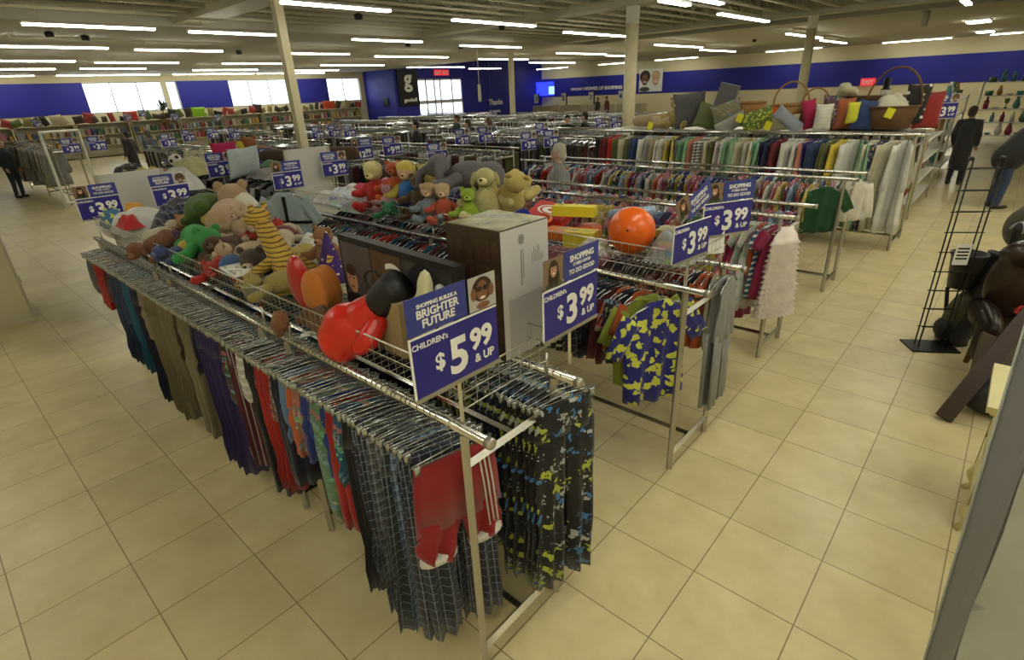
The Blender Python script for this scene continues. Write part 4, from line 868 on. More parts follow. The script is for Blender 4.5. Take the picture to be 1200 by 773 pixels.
for x,y,dz,s,c,ps,rz,lab,nm_,er in extra: plush(x,y,ZB+dz,s,c,lab,nm_,pose=ps,rot=(rnd.uniform(-.2,.2),rnd.uniform(-.2,.2),rz),ear=er)
extra=[(-3.05,1.32,.02,.5,(.60,.30,.35),'sit',-.9,'small pink plush between red doll and green frog','plush_creature','round'),(-2.55,1.30,.02,.5,(.12,.05,.02),'lie',-1.0,'dark brown beaver plush at the basket edge','plush_beaver','round'),(-2.75,1.62,.14,.6,(.66,.58,.16),'sit',-1.1,'yellow haired doll leaning on the elephant','rag_doll','round'),(-2.05,1.60,.10,.5,(.50,.08,.05),'lie',-.5,'small red plush under the dark storybook','plush_creature','round'),(-3.45,1.62,.14,.55,(.70,.20,.30),'lie',-.7,'salmon pink plush rabbit behind the baby clothes','plush_rabbit','long')]
for x,y,dz,s,c,ps,rz,lab,nm_,er in extra: plush(x,y,ZB+dz,s,c,lab,nm_,pose=ps,rot=(rnd.uniform(-.2,.2),rnd.uniform(-.2,.2),rz),ear=er)

# ---------------------------------------------------------------- tall rack's top shelf
ZS=H5+.05
t=thing('top_shelf','wire shelf board along the top of the tall coat rack','shelf',(0,8.2,H5)); ob('board',(MB().b2((-4.7,-.42,.02),(.2,.42,.045)),wire,False),t)
wick=mat('wicker',(.36,.19,.06),.7,noise=.35,nscale=60,bump=.8,bscale=90); wickd=mat('dark_wicker',(.13,.065,.025),.7,noise=.4,nscale=60,bump=.8,bscale=90)
def basket(px,py,r,h,label,m_=wick,handle=True,z=ZS,y=8.1,hr=1.):
    p=aty(px,py,y); t=thing('wicker_basket',label,'basket',(p.x,y,z)); ob('bowl',(MB().lathe([(r*.75,0),(r*.9,h*.5),(r,h),(r*.93,h),(r*.84,h*.5),(r*.7,.02)],22),m_),t)
    ob('rim',(MB().tube([(r*math.cos(a),r*math.sin(a),h) for a in [i*2*PI/22 for i in range(22)]],.014,6,closed=True),m_),t)
    if handle: ob('handle',(MB().tube([(r*math.cos(a),0,h+hr*r*1.25*math.sin(a)) for a in [PI*i/12 for i in range(13)]],.015,6),m_),t)
    return t
def tp(px,py,z,y=8.15): p=aty(px,py,y); return p.x,y,z
def cush(px,w,h,t,col,label,pat='plain',rot=(0,0,0),y=8.1,zo=0,name='cushion'):
    p=aty(px,130,y); return pillow(p.x,y,ZS+zo,w,h,t,hue(col,.05),label,pat,(rot[0],rot[1],rot[2]+PI/2*0-1.2),name)
ob('bolster',blob('bolster',[],[((-.42,0,.12),(.42,0,.16),.11,.12)],.03,CM('plain')),None,tp(772,132,ZS),(0,0,0),(.38,.29,.16),'long tan bolster lying at the left end of the tall rack shelf','cushion')
cush(775,.34,.22,.2,(.45,.36,.22),'small round tan cushion below the long bolster',y=7.95)
plush(aty(792,130,8.1).x,8.1,ZS,1.0,(.36,.27,.08),'mustard bear plush on the tall rack shelf','plush_bear',pose='sit',rot=(0,0,-1.2))
cush(810,.55,.6,.22,(.10,.10,.11),'dark grey cushion with a white tag standing on its edge',rot=(.1,0,0))
cush(826,.42,.42,.16,(.14,.17,.07),'moss green cushion between the two dark grey ones',rot=(-.3,0,.2),y=8.0)
ob('foam_block',(MB().b2((-.15,-.09,0),(.15,.09,.72)),CM('plain'),False),None,tp(842,115,ZS),(.0,.25,.2),(.13,.13,.14),'tall dark grey foam block leaning on the tall rack shelf','foam block')
cush(858,.5,.45,.16,(.22,.21,.12),'green and cream patterned cushion right of the foam block','print',rot=(.3,0,.3))
cush(862,.5,.22,.14,(.35,.35,.32),'pale grey flat cushion with a yellow tag',rot=(.5,0,0),y=7.9)
basket(880,112,.26,.28,'square honey wicker basket behind the cushions',handle=False,y=8.4,z=ZS+.12)
cush(893,.5,.32,.14,(.13,.19,.05),'dark green cushion with a red flower','floral',rot=(.3,0,.2),y=7.95)
cush(908,.26,.36,.16,(.66,.13,.02),'orange cushion standing beside the honey basket')
basket(926,125,.27,.26,'large honey wicker basket with a hoop handle',y=8.3,z=ZS+.10)
cush(922,.4,.24,.14,(.40,.37,.24),'beige cushion in front of the large honey basket',y=7.9)
cush(941,.2,.5,.12,(.28,.31,.38),'pale blue grey cushion leaning steeply',rot=(.9,0,.2),y=7.95)
cush(953,.2,.45,.12,(.45,.015,.09),'crimson cushion beside the blue grey one',rot=(.2,0,.1))
cush(966,.24,.38,.18,(.68,.66,.56),'white ruffled cushion beside the crimson one','stripe',y=7.95)
basket(957,112,.2,.18,'small round basket with thin hoop handle',y=8.4,z=ZS+.16)
cush(976,.3,.5,.2,(.12,.06,.07),'plum and brown fabric bag standing up','print')
cush(990,.25,.45,.18,(.42,.12,.05),'rust coloured fabric bag standing up')
ob('flower_bunch',blob('flowers',[((.1*math.cos(i*2.4)*(i%3)*.6,.1*math.sin(i*2.4)*(i%3)*.6,.1+.03*(i%4)),(.07,.07,.06)) for i in range(11)],[((0,0,0),(0,0,-.3),.02,.02)],.02,CM('fur')),None,tp(990,112,ZS+.42),(0,0,0),(.55,.53,.36),'bunch of cream artificial flowers above the fabric bags','flowers',sc=.95)
cush(1000,.16,.3,.1,(.62,.62,.05),'narrow yellow green cloth beside the flower bunch',y=7.9,zo=.1)
m=MB(); m.b2((-.45,-.15,0),(.45,.15,.42)); m.b2((-.47,-.17,.42),(.47,.17,.46)); ob('wooden_crate',(m,mat('walnut_wood',(.10,.05,.022),.5,noise=.4,nscale=8),False),None,tp(1018,125,ZS,8.4),(0,0,0),None,'dark wooden chest behind the blue cushion','chest')
cush(1013,.34,.42,.18,(.02,.05,.16),'navy blue cushion leaning against the wooden chest',rot=(-.15,0,.2),y=8.0)
basket(1046,122,.34,.30,'widest dark wicker basket with a tall pale hoop handle',wickd,y=8.2,z=ZS+.02,hr=1.2)
clothheap(aty(1046,115,8.2).x,8.2,ZS+.24,.45,.4,.22,(.60,.58,.45),'cream linens filling the widest basket','plain',51)
def snowman():
    t=thing('snowman_figure','white snowman figure with a tall black top hat','figurine',(aty(1037,110,8.45).x,8.45,ZS+.30),sc=.72); wm=mat('snowman_white',(.62,.62,.58),.6)
    ob('body',(MB().ell((0,0,.1),(.13,.13,.12)),wm),t); ob('head',(MB().ell((0,0,.27),(.085,.085,.085)),wm),t)
    ob('top_hat',(MB().lathe([(.10,.33),(.10,.345),(.06,.35),(.065,.55),(.0,.55)],16),blackm),t); ob('nose',(MB().tube([(.0,-.08,.27),(.02,-.17,.265)],[.014,.003],6),mat('carrot',(.7,.2,.02),.5)),t)
    ob('stand',(MB().lathe([(.1,-.45),(.1,-.02),(.05,0)],12),wickd),t)
snowman()
cush(1072,.3,.55,.1,(.02,.02,.02),'black cloth with white dots standing at the shelf end','dots',zo=.05,y=8.3)
cush(1088,.32,.5,.16,(.28,.02,.02),'black and red cushion at the right end of the shelf',y=8.4)
for px,c,n in ((1088,(.03,.04,.3),'left'),(1103,(.5,.06,.05),'right')): pass
m=make_sign('3.99',0,'blue sign at the right end of the tall rack shelf, above the aisle'); put(m,(.35,8.6,1.78),-.9)
cash=[(780,ZS),]
for px,py in ((867,138),(900,147),(1043,132),(762,147)):
    p=aty(px,py,7.72); ob('price_tag',(MB().b2((-.05,-.002,-.07),(.05,.002,.06)),mat('yellow_tag',(.75,.72,.03),.5),False),None,(p.x,7.72,p.z),(0,.3,0),None,'yellow paper tag hanging over the tall rack edge','tag','yellow paper tags on the tall rack')
# ---------------------------------------------------------------- white end panels and the racks beyond the cross aisle
endm=mat('white_end_panel',(.50,.50,.48),.45)
def endpanel(x,y0,y1,h,label):
    t=thing('partition',label,'panel',(x,(y0+y1)/2,0)); w=y1-y0
    ob('board',(MB().b2((-.012,-w/2,.1),(.012,w/2,h)),endm,False),t)
    for s in (-1,1): ob('upright',(MB().b2((-.02,s*w/2-.02,0),(.02,s*w/2+.02,h)),steel,False),t)
endpanel(-6.15,-.22,.42,1.76,'white end panel behind the clothes heap of the front rack')
endpanel(-6.15,1.95,2.60,1.80,'white end panel beside the pale blue pillow, behind the second rack')
nfar=dict(p=0,s=0)
def lowgarment(kind,color,x,y,z,lab,g):
    k='adultpants' if kind=='p' else 'adultshirt'; 
    t=thing('hanging_trousers' if kind=='p' else 'hanging_shirt',lab,'trousers' if kind=='p' else 'shirt',(x,y,z),rnd.gauss(0,.12),g); ob('garment',gdata(k,rnd.randrange(3),'plain'),t,col=color); ob('hanger',HC if kind=='p' else HS,t)
def hangerrow(x0,x1,y,z,label,cols,clothes=True,seed=0):
    """uncountable crowd of hangers with clothes on one distant rail"""
    r=random.Random(seed); m=MB(); x=x1
    while x>x0:
        m.cur=0; a=r.uniform(-.05,.05); m.tube([(x,y,z+.02),(x,y,z-.06)],.003,3,cap=False); m.tube([(x-a,y-.2,z-.12),(x,y,z-.06),(x+a,y+.2,z-.12)],.007,3,cap=False)
        if clothes and r.random()<.8: m.cur=1+r.randrange(len(cols)); L=r.uniform(.6,1.0); th=.012; m.b2((x-th,y-.20,z-L),(x+th,y+.20,z-.13))
        x-=.05
    ms=[clearp]+[mat('far_cloth_'+c,C_[c],.85) for c in cols]
    return ob('hanging_clothes',(m,ms,False),None,label=label,cat='clothes',kind='stuff')
fr=0
def farrack(x0,x1,y,h=1.35,where='in the middle distance',near=True,cols=('black','navy','grey','brown','white','olive','maroon'),kind='p',stepn=.11,top=None):
    global fr
    ya,yb=y-.27,y+.27; rack(x0,x1,ya,yb,h,'chrome double rail rack of clothes '+where,'distant racks '+where,basket=False,detail=False)
    z=h+.02
    if near:
        x=x1-.02
        while x>x0:
            c=rnd.choice(cols); nfar[kind]+=1; lowgarment(kind,hue(C_[c]),x,ya,z,'%s %s on a rack %s'%(cn(c),'trousers' if kind=='p' else 'shirt',where),'%s %s %s'%(cn(c),'trousers' if kind=='p' else 'shirts',where)); x-=stepn*rnd.uniform(.8,1.2)
    else: hangerrow(x0,x1,ya,z,'crowded rail of dark clothes '+where,cols,seed=fr)
    hangerrow(x0,x1,yb,z,'crowded far rail of clothes '+where,cols,clothes=near,seed=fr+50); fr+=1
A='behind the white end panels'
farrack(-9.6,-6.5,.80,where=A,near=True,kind='s',cols=('grey','black','white','navy','red'),stepn=.2); farrack(-11.5,-6.3,2.28,where=A,near=True,kind='s',cols=('grey','black','white','navy'),stepn=.2)
B='beyond the white haired woman'
farrack(-11.5,-6.2,4.4,where=B,kind='p',stepn=.16); farrack(-11.5,-6.2,6.4,where=B,kind='p',stepn=.14)
farrack(-10.5,-5.4,8.4,where='left of the tall coat rack',kind='p',h=1.4,cols=('black','brown','navy','maroon','grey','olive'),stepn=.10)
for y in (10.6,12.9,15.2,17.6): farrack(-11.5,-6.0,y,where='beyond the cream column' ,near=False,h=1.4)
for y in (3.9,6.2,8.5,10.8,13.1,15.4,17.8,20.2): farrack(-18,-13,y,where='in front of the entrance',near=False)
for y in (8.5,11.5,14.5,17.5,20.5): farrack(-25.5,-20,y,where='deep in the store',near=False)
for y in (11.5,14,17): farrack(-4.4,-.6,y,where='beyond the tall coat rack',near=False,h=1.5)
# things piled on the racks behind the panels
ob('pillow',pillow_mesh(.62,.42,.2,'plain'),None,(-7.1,1.75,1.42),(0,.15,.45),(.42,.50,.52),'pale blue bed pillow standing between two 3.99 signs','pillow')
clothheap(-7.0,2.1,1.38,.7,.5,.12,(.3,.3,.28),'grey folded blankets beneath the pale blue pillow','plain',60)
plush(-8.6,2.75,1.40,1.5,(.30,.12,.03),'big russet bear plush facing left, beyond the pale blue pillow','plush_bear',pose='lie',rot=(0,-.2,3.3),snout=(.1,.04,.02))
ob('plush_snake',blob('roll',[],[((-.75,0,.1),(.75,0,.1),.11,.11)],.03,CM('fur')),None,(-7.3,2.9,1.50),(0,0,.65),(.075,.04,.02),'long dark brown furry bolster lying on the rack','cushion').name='fur_bolster'
cu=pillow(-9.2,2.35,1.42,.45,.38,.2,(.55,.015,.12),'hot pink cushion left of the big russet bear plush'); 
ob('yellow_cushion',pillow_mesh(.3,.4,.15,'plain'),None,(-8.95,2.6,1.42),(0,0,.4),(.65,.50,.04),'narrow yellow cushion beside the hot pink one','cushion').name='cushion'
def soccer():
    t=thing('soccer_ball','white soccer ball with black patches on the cloth piles','ball',(-9.9,1.75,1.42)); ob('ball_skin',(MB().ell((0,0,.11),(.11,.11,.11),20,14),whitep),t)
    import itertools; ph=(1+5**.5)/2
    for v in [(0,a,b*ph) for a in(-1,1) for b in(-1,1)]+[(a,b*ph,0) for a in(-1,1) for b in(-1,1)]+[(b*ph,0,a) for a in(-1,1) for b in(-1,1)]:
        n_=V(*v).normalized(); m=MB(); q=n_.orthogonal().normalized(); w_=n_.cross(q); c=n_*.1115; m.add([c]+[c*.985+(q*math.cos(2*PI*i/5)+w_*math.sin(2*PI*i/5))*.036 for i in range(5)],[(0,1+i,1+(i+1)%5) for i in range(5)]); ob('patch',(m,blackm,False),t,(0,0,.11))
soccer()
pc=[((.60,.58,.40),'cream'),((.55,.5,.08),'yellow'),((.02,.02,.02),'black'),((.05,.08,.25),'blue'),((.5,.05,.05),'red'),((.6,.6,.6),'white'),((.1,.2,.08),'green'),((.45,.2,.25),'pink')]
k=0
for (x,y,z) in [(-8.2,.9,1.4),(-8.0,.8,1.4),(-8.6,.7,1.4),(-9.1,.8,1.4),(-7.4,.75,1.4),(-6.9,.8,1.4),(-7.4,2.3,1.4),(-9.6,2.4,1.4),(-10.2,2.2,1.4),(-10.8,2.4,1.4),(-11.3,2.2,1.4)]:
    c,n_=pc[k%8]; clothheap(x,y,z,.55,.45,.16+.04*(k%3),c,'%s clothes heaped on the racks behind the white end panels'%n_,'plain' if k%2 else 'print',70+k,group='%s clothes heaps behind the end panels'%n_); k+=1
clothheap(-8.6,1.55,1.40,.8,.5,.22,(.62,.58,.30),'cream and yellow blanket heaped left of the 3.99 sign','plain',90)
# suit rack with its tall white end frame at the far left
rack(-24,-18.1,1.35,1.9,1.55,'rack of grey suit jackets at the far left with a tall white end frame',basket=False)
for s,yy in ((0,1.1),(1,2.05)): pass
t=thing('white_stand','tall white rectangular end frame of the suit rack','frame',(-17.95,1.62,0)); 
for s in (-1,1): ob('upright',(MB().sbar((0,s*.42,0),(0,s*.42,1.95),.05),whitep,False),t)
for z in (.1,1.93): ob('crossbar',(MB().sbar((0,-.42,z),(0,.42,z),.05),whitep,False),t)
fill(-23.8,-18.2,1.35,1.57,.13,('coat','jacket'),('lgrey','lgrey','white','grey','maroon','cream','lgrey'),'suit rack at the far left')
fill(-23,-20.5,-3.0,1.5,.2,('coat',),('black','brown','maroon'),'leftmost dark coat rack'); rack(-23.2,-20.3,-3.0,-2.5,1.48,'rack of dark coats cut by the left picture edge',basket=False)
# cream cabinet end cut by the left edge
t=thing('display_cabinet','beige display cabinet end cut off by the left picture edge','cabinet',(-7.55,-1.65,0))
bm_=mat('beige_laminate',(.50,.46,.30),.5); ob('body',(MB().b2((-.9,-.55,.06),(0,.55,2.0)),bm_,False),t); ob('edge_strip',(MB().b2((-.03,.55,.06),(.012,.575,2.0)),steel,False),t); ob('plinth',(MB().b2((-.88,-.53,0),(.02,.58,.06)),bm_,False),t)
for z in (.5,1.2): ob('hinge',(MB().b2((.0,.55,z),(.02,.59,z+.08)),steel,False),t)
# ---------------------------------------------------------------- book shelves below the high windows
shm=mat('shelf_laminate',(.50,.45,.32),.55); bookc=[(.45,.4,.3),(.3,.04,.03),(.03,.06,.2),(.5,.5,.47),(.05,.15,.08),(.5,.3,.05),(.06,.05,.05),(.25,.3,.4),(.4,.1,.2)]
bmesh_=[D(('bk',i),lambda i=i:MB().b2((-.1,-.06-.02*i,0),(.1,.06+.02*i,.24+.05*i)).mesh('book',mat('book_cover',(1,1,1),.6) if 0 else CM('plastic'),False)) for i in range(3)]
nb=0
for i in range(11):
    y=-3.4+i*2.55
    if y>23.2: break
    t=thing('bookshelf','beige bookshelf against the wall below the high windows','bookshelf',(-36.6,y,0),0,'bookshelves below the high windows')
    ob('back_panel',D('bsb',lambda:MB().b2((-.32,-1.2,0),(-.3,1.2,1.75)).mesh('b',shm,False)),t)
    for z in (.1,.6,1.15,1.73): ob('shelf',D('bss',lambda:MB().b2((-.3,-1.2,-.02),(.3,1.2,.02)).mesh('b',shm,False)),t,(0,0,z))
    for s in (-1,1): ob('side_panel',D('bsp',lambda:MB().b2((-.3,-.02,0),(.3,.02,1.75)).mesh('b',shm,False)),t,(0,s*1.2,0))
    for z in (.62,1.17):
        yy=y-1.1
        while yy<y+1.1:
            w=rnd.choice((0,1,2)); ob('book',bmesh_[w],None,(-36.45,yy+.06,z),(0,rnd.uniform(-.08,.08),0),rnd.choice(bookc),'book on the beige shelves below the high windows','book','books below the high windows'); yy+=.17+.06*w; nb+=1
    for q in range(6):
        yy=y-1.05+q*.42+rnd.uniform(-.1,.1); c=rnd.choice([(.02,.02,.02),(.3,.25,.1),(.08,.05,.03),(.5,.45,.3),(.1,.15,.05),(.05,.03,.03),(.35,.05,.05)])
        pillow(-36.5,yy,1.76,.3+.25*rnd.random(),.22+.35*rnd.random(),.2,c,'bag or cushion on top of the shelves below the windows','plain',(rnd.uniform(-.5,.5),0,rnd.uniform(-.4,.4)),'handbag','bag','bags on top of the wall shelves')
    if i in (4,):pass
pillow(-36.3,atx(154,138,-36.3).y,1.76,.7,.5,.25,(.62,.04,.02),'bright red bag on top of the shelves under the first window','plain',(0,0,0),'handbag','bag')
pillow(-36.3,atx(233,132,-36.3).y,1.76,.8,.55,.25,(.30,.62,.03),'lime green bag on top of the shelves under the blue panel','plain',(0,0,0),'handbag','bag')
pillow(-36.3,atx(386,126,-36.3).y,1.76,1.0,.55,.25,(.6,.07,.02),'red orange box pile on the shelves near the entrance','plain',(0,0,0),'handbag','bag')
# potted plant on the shelves
def plant():
    p=atx(192,135,-35.9); t=thing('potted_palm','tall artificial palm standing on the shelves in front of the window post','plant',(-35.9,p.y,1.4)); ob('pot',(MB().lathe([(.16,0),(.22,.35),(.2,.36)],14),wickd),t)
    ob('trunk',(MB().tube([(0,0,.3),(.02,0,.8)],.03,6),wickd),t); m=MB(); r=random.Random(5); lm=mat('palm_leaf',(.07,.11,.05),.6)
    for i in range(26):
        a=r.uniform(0,2*PI); e=r.uniform(.2,1.3); L=r.uniform(.6,1.1); d=V(math.cos(a)*math.cos(e),math.sin(a)*math.cos(e),math.sin(e)); c0=V(0,0,.8); s=d.cross(V(0,0,1)).normalized()*.06
        c1=c0+d*L*.6; c2=c0+d*L-V(0,0,.25*L); m.add([c0-s*.4,c0+s*.4,c1+s,c1-s,c2],[(0,1,2,3),(3,2,4)])
    ob('foliage',(m,lm,False),t)
plant()
# ---------------------------------------------------------------- entrance and back wall fittings
def wtext(s,size,px,py,label=None,Y=None,X=None,bold=.02,al='LEFT'):
    if Y is not None: p=aty(px,py,Y-.05); r_=(PI/2,0,0)
    else: p=atx(px,py,X+.03); r_=TR
    return p,r_
Yw=Y1-.05
p=aty(669,106,Yw); t=thing('wall_slogan','white slogan lettering on the blue band of the back wall','lettering',p)
a=text('UNLEASH THE',.30,signwhite,.006,'LEFT',.02); ob('small_words',a,t,(0,0,0),(PI/2,0,0))
q=aty(686.5,105,Yw); ob('large_words',text('POWER OF SHOPPING',.39,signwhite,.018,'LEFT',.02),t,(q.x-p.x,0,q.z-p.z-.05),(PI/2,0,0))
# portrait poster of two faces
p=aty(762,94,Yw); t=thing('wall_poster','square wall poster with two smiling faces right of the slogan','poster',p)
def two_faces():
    m=MB(); m.cur=0; m.b2((-1.05,-.02,-.9),(1.15,0,.9)); 
    def dz(x,z,rx,rz_,y,n=20): m.add([V(x,y,z)]+[V(x+rx*math.cos(-2*PI*i/n),y,z+rz_*math.sin(-2*PI*i/n)) for i in range(n)],[(0,1+(i+1)%n,1+i) for i in range(n)])
    m.cur=2; dz(-.5,.3,.5,.5,-.03); m.cur=1; dz(-.5,.05,.3,.45,-.04); m.cur=4; dz(-.5,-.7,.5,.19,-.035); m.cur=3; dz(-.5,-.12,.14,.05,-.05); m.cur=2; dz(-.62,.15,.05,.03,-.05); dz(-.38,.15,.05,.03,-.05)
    m.cur=5; dz(.55,.3,.42,.45,-.03); m.cur=6; dz(.55,.05,.3,.48,-.04); m.cur=3; dz(.55,-.15,.14,.05,-.05); m.cur=2; dz(.43,.15,.05,.03,-.05); dz(.67,.15,.05,.03,-.05)
    return m
ob('print',(two_faces(),[signwhite,skind,hairm,signwhite,clothp,mat('printed_blond',(.6,.48,.25),.5),mat('printed_light_skin',(.68,.42,.3),.5)],False),t)
# exit sign
def exit_sign(p,label,rot=(0,0,0),w=1.2,col=(.6,.03,.04),s='EXIT'):
    t=thing('exit_sign',label,'sign',p,rot=rot); ob('case',(MB().b2((-w/2,-.04,-w*.27),(w/2,.04,w*.27)),mat('exit_red_%s'%s,col,.4,emit=col,es=.6),False),t); ob('exit_text',text(s,w*.38,signwhite,.01,'CENTER',.004),t,(0,-.045,-w*.14),(PI/2,0,0))
exit_sign(aty(1017,96,Y1-.15),'red exit sign on the blue band of the back wall',w=.85)
# screen on the wall near the corner
p=aty(642,104,Y1-.3); t=thing('wall_screen','bright blue video screen at the left end of the back wall','screen',p,.5); ob('panel',(MB().b2((-1.3,-.04,-.62),(1.3,.04,.62)),mat('screen_glow',(.02,.03,.6),.3,emit=(.02,.04,.9),es=1.0),False),t); ob('picture',(MB().b2((.1,-.06,-.5),(1.1,-.041,.2)),mat('screen_picture',(.2,.6,.9),.3,emit=(.35,.7,.95),es=.8,noise=.5,nscale=3),False),t)
# numbered checkout posts
for k,(px,s) in enumerate(((664,'2'),(696,'3'),(731,'4'),(632,'1'))):
    p=aty(px,128,40.); t=thing('checkout_post','black checkout post with a white number flag, %s from the left'%['second','third','fourth','first'][k],'post',(p.x,40.,0)); ob('pole',(MB().sbar((0,0,0),(0,0,2.1),.10),blackm,False),t)
    fl=ob('flag',(MB().b2((-.55,-.03,1.25),(-.1,.03,2.0)),signwhite,False),t); ob('number',text(s,.55,mat('number_blue',(.02,.03,.3),.5),.01,'CENTER',.004),fl,(-.32,-.036,1.42),(PI/2,0,0))
    ob('counter',(MB().b2((-.6,-.2,0),(1.6,.9,1.0)),shm,False),t)
# entrance wall: square logo board, EXIT pair, Thanks lettering, hanging sign
Xe=-34.+.02
p=atx(478,103,Xe); t=thing('logo_board','black square board with white smiling g emblem left of the entrance doors','sign',p); ob('board',(MB().b2((0,-.95,-1.25),(.08,.95,1.25)),blackm,False),t)
ob('letter_g',text('g',1.6,signwhite,.05,'CENTER',.01),t,(.09,0,.12),TR); ob('name_text',text('goodwill',.36,signwhite,.012,'CENTER',.01),t,(.09,.1,-.95),TR)
for px,n_,c in ((513,'left',(.6,.55,.55)),(521.5,'right',(.6,.08,.06))):
    p=atx(px,85,Xe); exit_sign(p,'small %s one of the two exit signs over the entrance doors'%n_,(0,0,PI/2),.75,c,'EXIT')
p=atx(578,122,Xe+.0); t=thing('thanks_lettering','white thank you lettering on the blue wall right of the entrance','lettering',atx(573,123,Xe+.02)); ob('word',text('Thanks',.62,signwhite,.02,'LEFT',.01),t,(0,0,0),TR); ob('small_word',text('for shopping',.28,signwhite,.01,'LEFT',.01),t,(0,0,-.6),TR); ob('stroke',(MB().b2((0,.0,-1.6),(.01,.22,-.9)),signwhite,False),t)
p=CAM+ray(562,109)*24; t=thing('hanging_sign','small pale board hanging from the ceiling before the blue entrance wall','sign',p,rot=(0,0,.6)); ob('board',(MB().b2((-.02,-.28,-.35),(.02,.28,.35)),mat('pale_yellow_board',(.6,.6,.4),.5),False),t); ob('drop_rod',(MB().tube([(0,0,.35),(0,0,5.1-p.z)],.015,6),whitep),t)
p=atx(461,116,-34.5)
t=thing('wall_panel','small dark notice on the side wall of the entrance','notice',atx(455,113,-34.6)); t.location=(-35.2,24.86,2.0); ob('plate',(MB().b2((-.3,-.03,-.3),(.3,.0,.3)),blackm,False),t)
# ceiling clutter
for px,py in ((58,41),(100,45),(280,62),(305,41),(420,20),(478,53),(540,56),(588,33),(884,48)):
    p=atz(px if px<900 else px,py,4.1); 
    if p.x<X0+1: continue
    t=thing('speaker','small dark ceiling speaker hanging among the lights','speaker',(p.x,p.y,4.05),0,'small ceiling speakers'); ob('can',(MB().lathe([(.09,0),(.1,.1),(.05,.13)],12),darkp),t); ob('drop_cable',(MB().tube([(0,0,.1),(0,0,(ZD+.36 if p.x>-15 and p.y<22 else ZC+.01)-4.05)],.006,4),blackm),t)
t=thing('heater','cream cylinder heater hanging under the ceiling at the upper right','heater',atz(1085,18,4.0)); ob('can',(MB().lathe([(.11,-.3),(.11,.12),(.04,.15)],14),duct),t); ob('drop_pipe',(MB().tube([(0,0,.12),(0,0,1.1)],.012,5),duct),t)

# ---------------------------------------------------------------- right hand side of the aisle
def gridtower():
    t=thing('grid_tower','black wire ladder display stand with flat base in the right aisle','display stand',(1.09,4.37,0),.55)
    ob('base',(MB().b2((-.2,-.13,0),(.2,.13,.015)),blackm,False),t)
    H=1.72
    for i,(x,y) in enumerate([(-.115,-.035),(-.115,.035),(.115,-.035),(.115,.035)]): ob('upright',(MB().tube([(x,y,.01),(x,y,H)],.0065,6),blackm),t)
    for k in range(9):
        z=.22+k*.18; ob('rung',(MB().tube([(-.135,-.035,z),(.135,-.035,z)],.0045,5),blackm),t); ob('rung',(MB().tube([(-.135,.035,z-.02),(.135,.035,z-.02)],.0045,5),blackm),t)
    for x in (-.115,.115): ob('finial',(MB().ell((x,0,H+.01),(.018,.04,.018),10,6),blackm),t)
    c=ob('paper_notice',(MB().b2((-.05,-.045,.83),(.07,-.043,1.02)),signwhite,False),t); m=MB(); 
    for i in range(4): m.b2((-.035,-.046,.97-.03*i),(.055,-.0452,.985-.03*i)); 
    ob('printed_lines',(m,blackm,False),c)
gridtower()
gb=mat('golf_nylon_black',(.014,.015,.018),.55,bump=.3); go=mat('golf_olive',(.07,.07,.035),.6); lea=mat('brown_leather',(.022,.011,.006),.35,coat=.25,noise=.4,nscale=6,bump=.4,bscale=12)
def golfbag(x,y,rz,label,lean=.35,mt=gb,s=1):
    t=thing('golf_bag',label,'golf bag',(x,y,0),rot=(0,lean,rz),sc=s); 
    ob('barrel',(MB().lathe([(.13,0),(.14,.03),(.125,.06),(.12,.45),(.13,.8),(.145,.86),(.145,.9),(.125,.9),(.12,.7)],20),mt),t)
    ob('top_collar',(MB().tube([(.14*math.cos(a),.14*math.sin(a),.88) for a in [i*2*PI/20 for i in range(20)]],.018,8,closed=True),darkp),t)
    ob('side_pocket',blob('gpocket',[((-.12,0,.30),(.07,.10,.22))],[],.02,go),t); ob('ball_pocket',blob('gpocket2',[((-.12,0,.12),(.085,.11,.11))],[],.02,gb),t)
    ob('strap',(MB().tube([(-.1,.1,.2),(-.2,.16,.45),(-.1,.12,.8)],.018,6),darkp),t)
    for i in range(4):
        a=i*1.6; px,py=.07*math.cos(a),.07*math.sin(a); ob('club_cover',blob('gcover',[((0,0,.06),(.04,.03,.075))],[((0,0,0),(0,0,-.08),.022,.018)],.012,gb),t,(px,py,.98+.04*i),(0,.2,a)); 
    return t
golfbag(1.22,4.62,.6,'black and olive golf bag leaning beside the wire ladder stand',.30)
golfbag(1.52,4.95,.2,'golf bag with black and white striped club covers, second from the ladder stand',.42)
ob('waste_bucket',(MB().lathe([(.10,0),(.135,.30),(.145,.31),(.145,.33),(.128,.33),(.095,.02)],22),darkp),None,(1.17,4.62,.55),(0,0,0),None,'black plastic bucket sitting among the golf bags','bucket')
for i in range(5):
    t=D(('arc',i),lambda:0)
m=MB()
for i in range(4): m.tube([(.02*i,.10*math.cos(a)-.0,.02*i+.09*math.sin(a)) for a in [PI*j/8 for j in range(9)]],.012,6)
ob('carry_handles',(m,mat('white_piping',(.35,.35,.36),.5)),None,(1.42,5.05,1.02),(0,.5,.3),None,'black and white piped bag handles above the golf bags','handles')
ob('canvas_bag',blob('cbag',[((0,0,.2),(.17,.14,.2)),((.05,0,.36),(.13,.12,.1))],[],.025,CM('plain')),None,(1.52,5.5,.75),(0,0,0),(.07,.065,.04),'dark olive canvas bag on top of the golf bags','bag',sc=1.1)
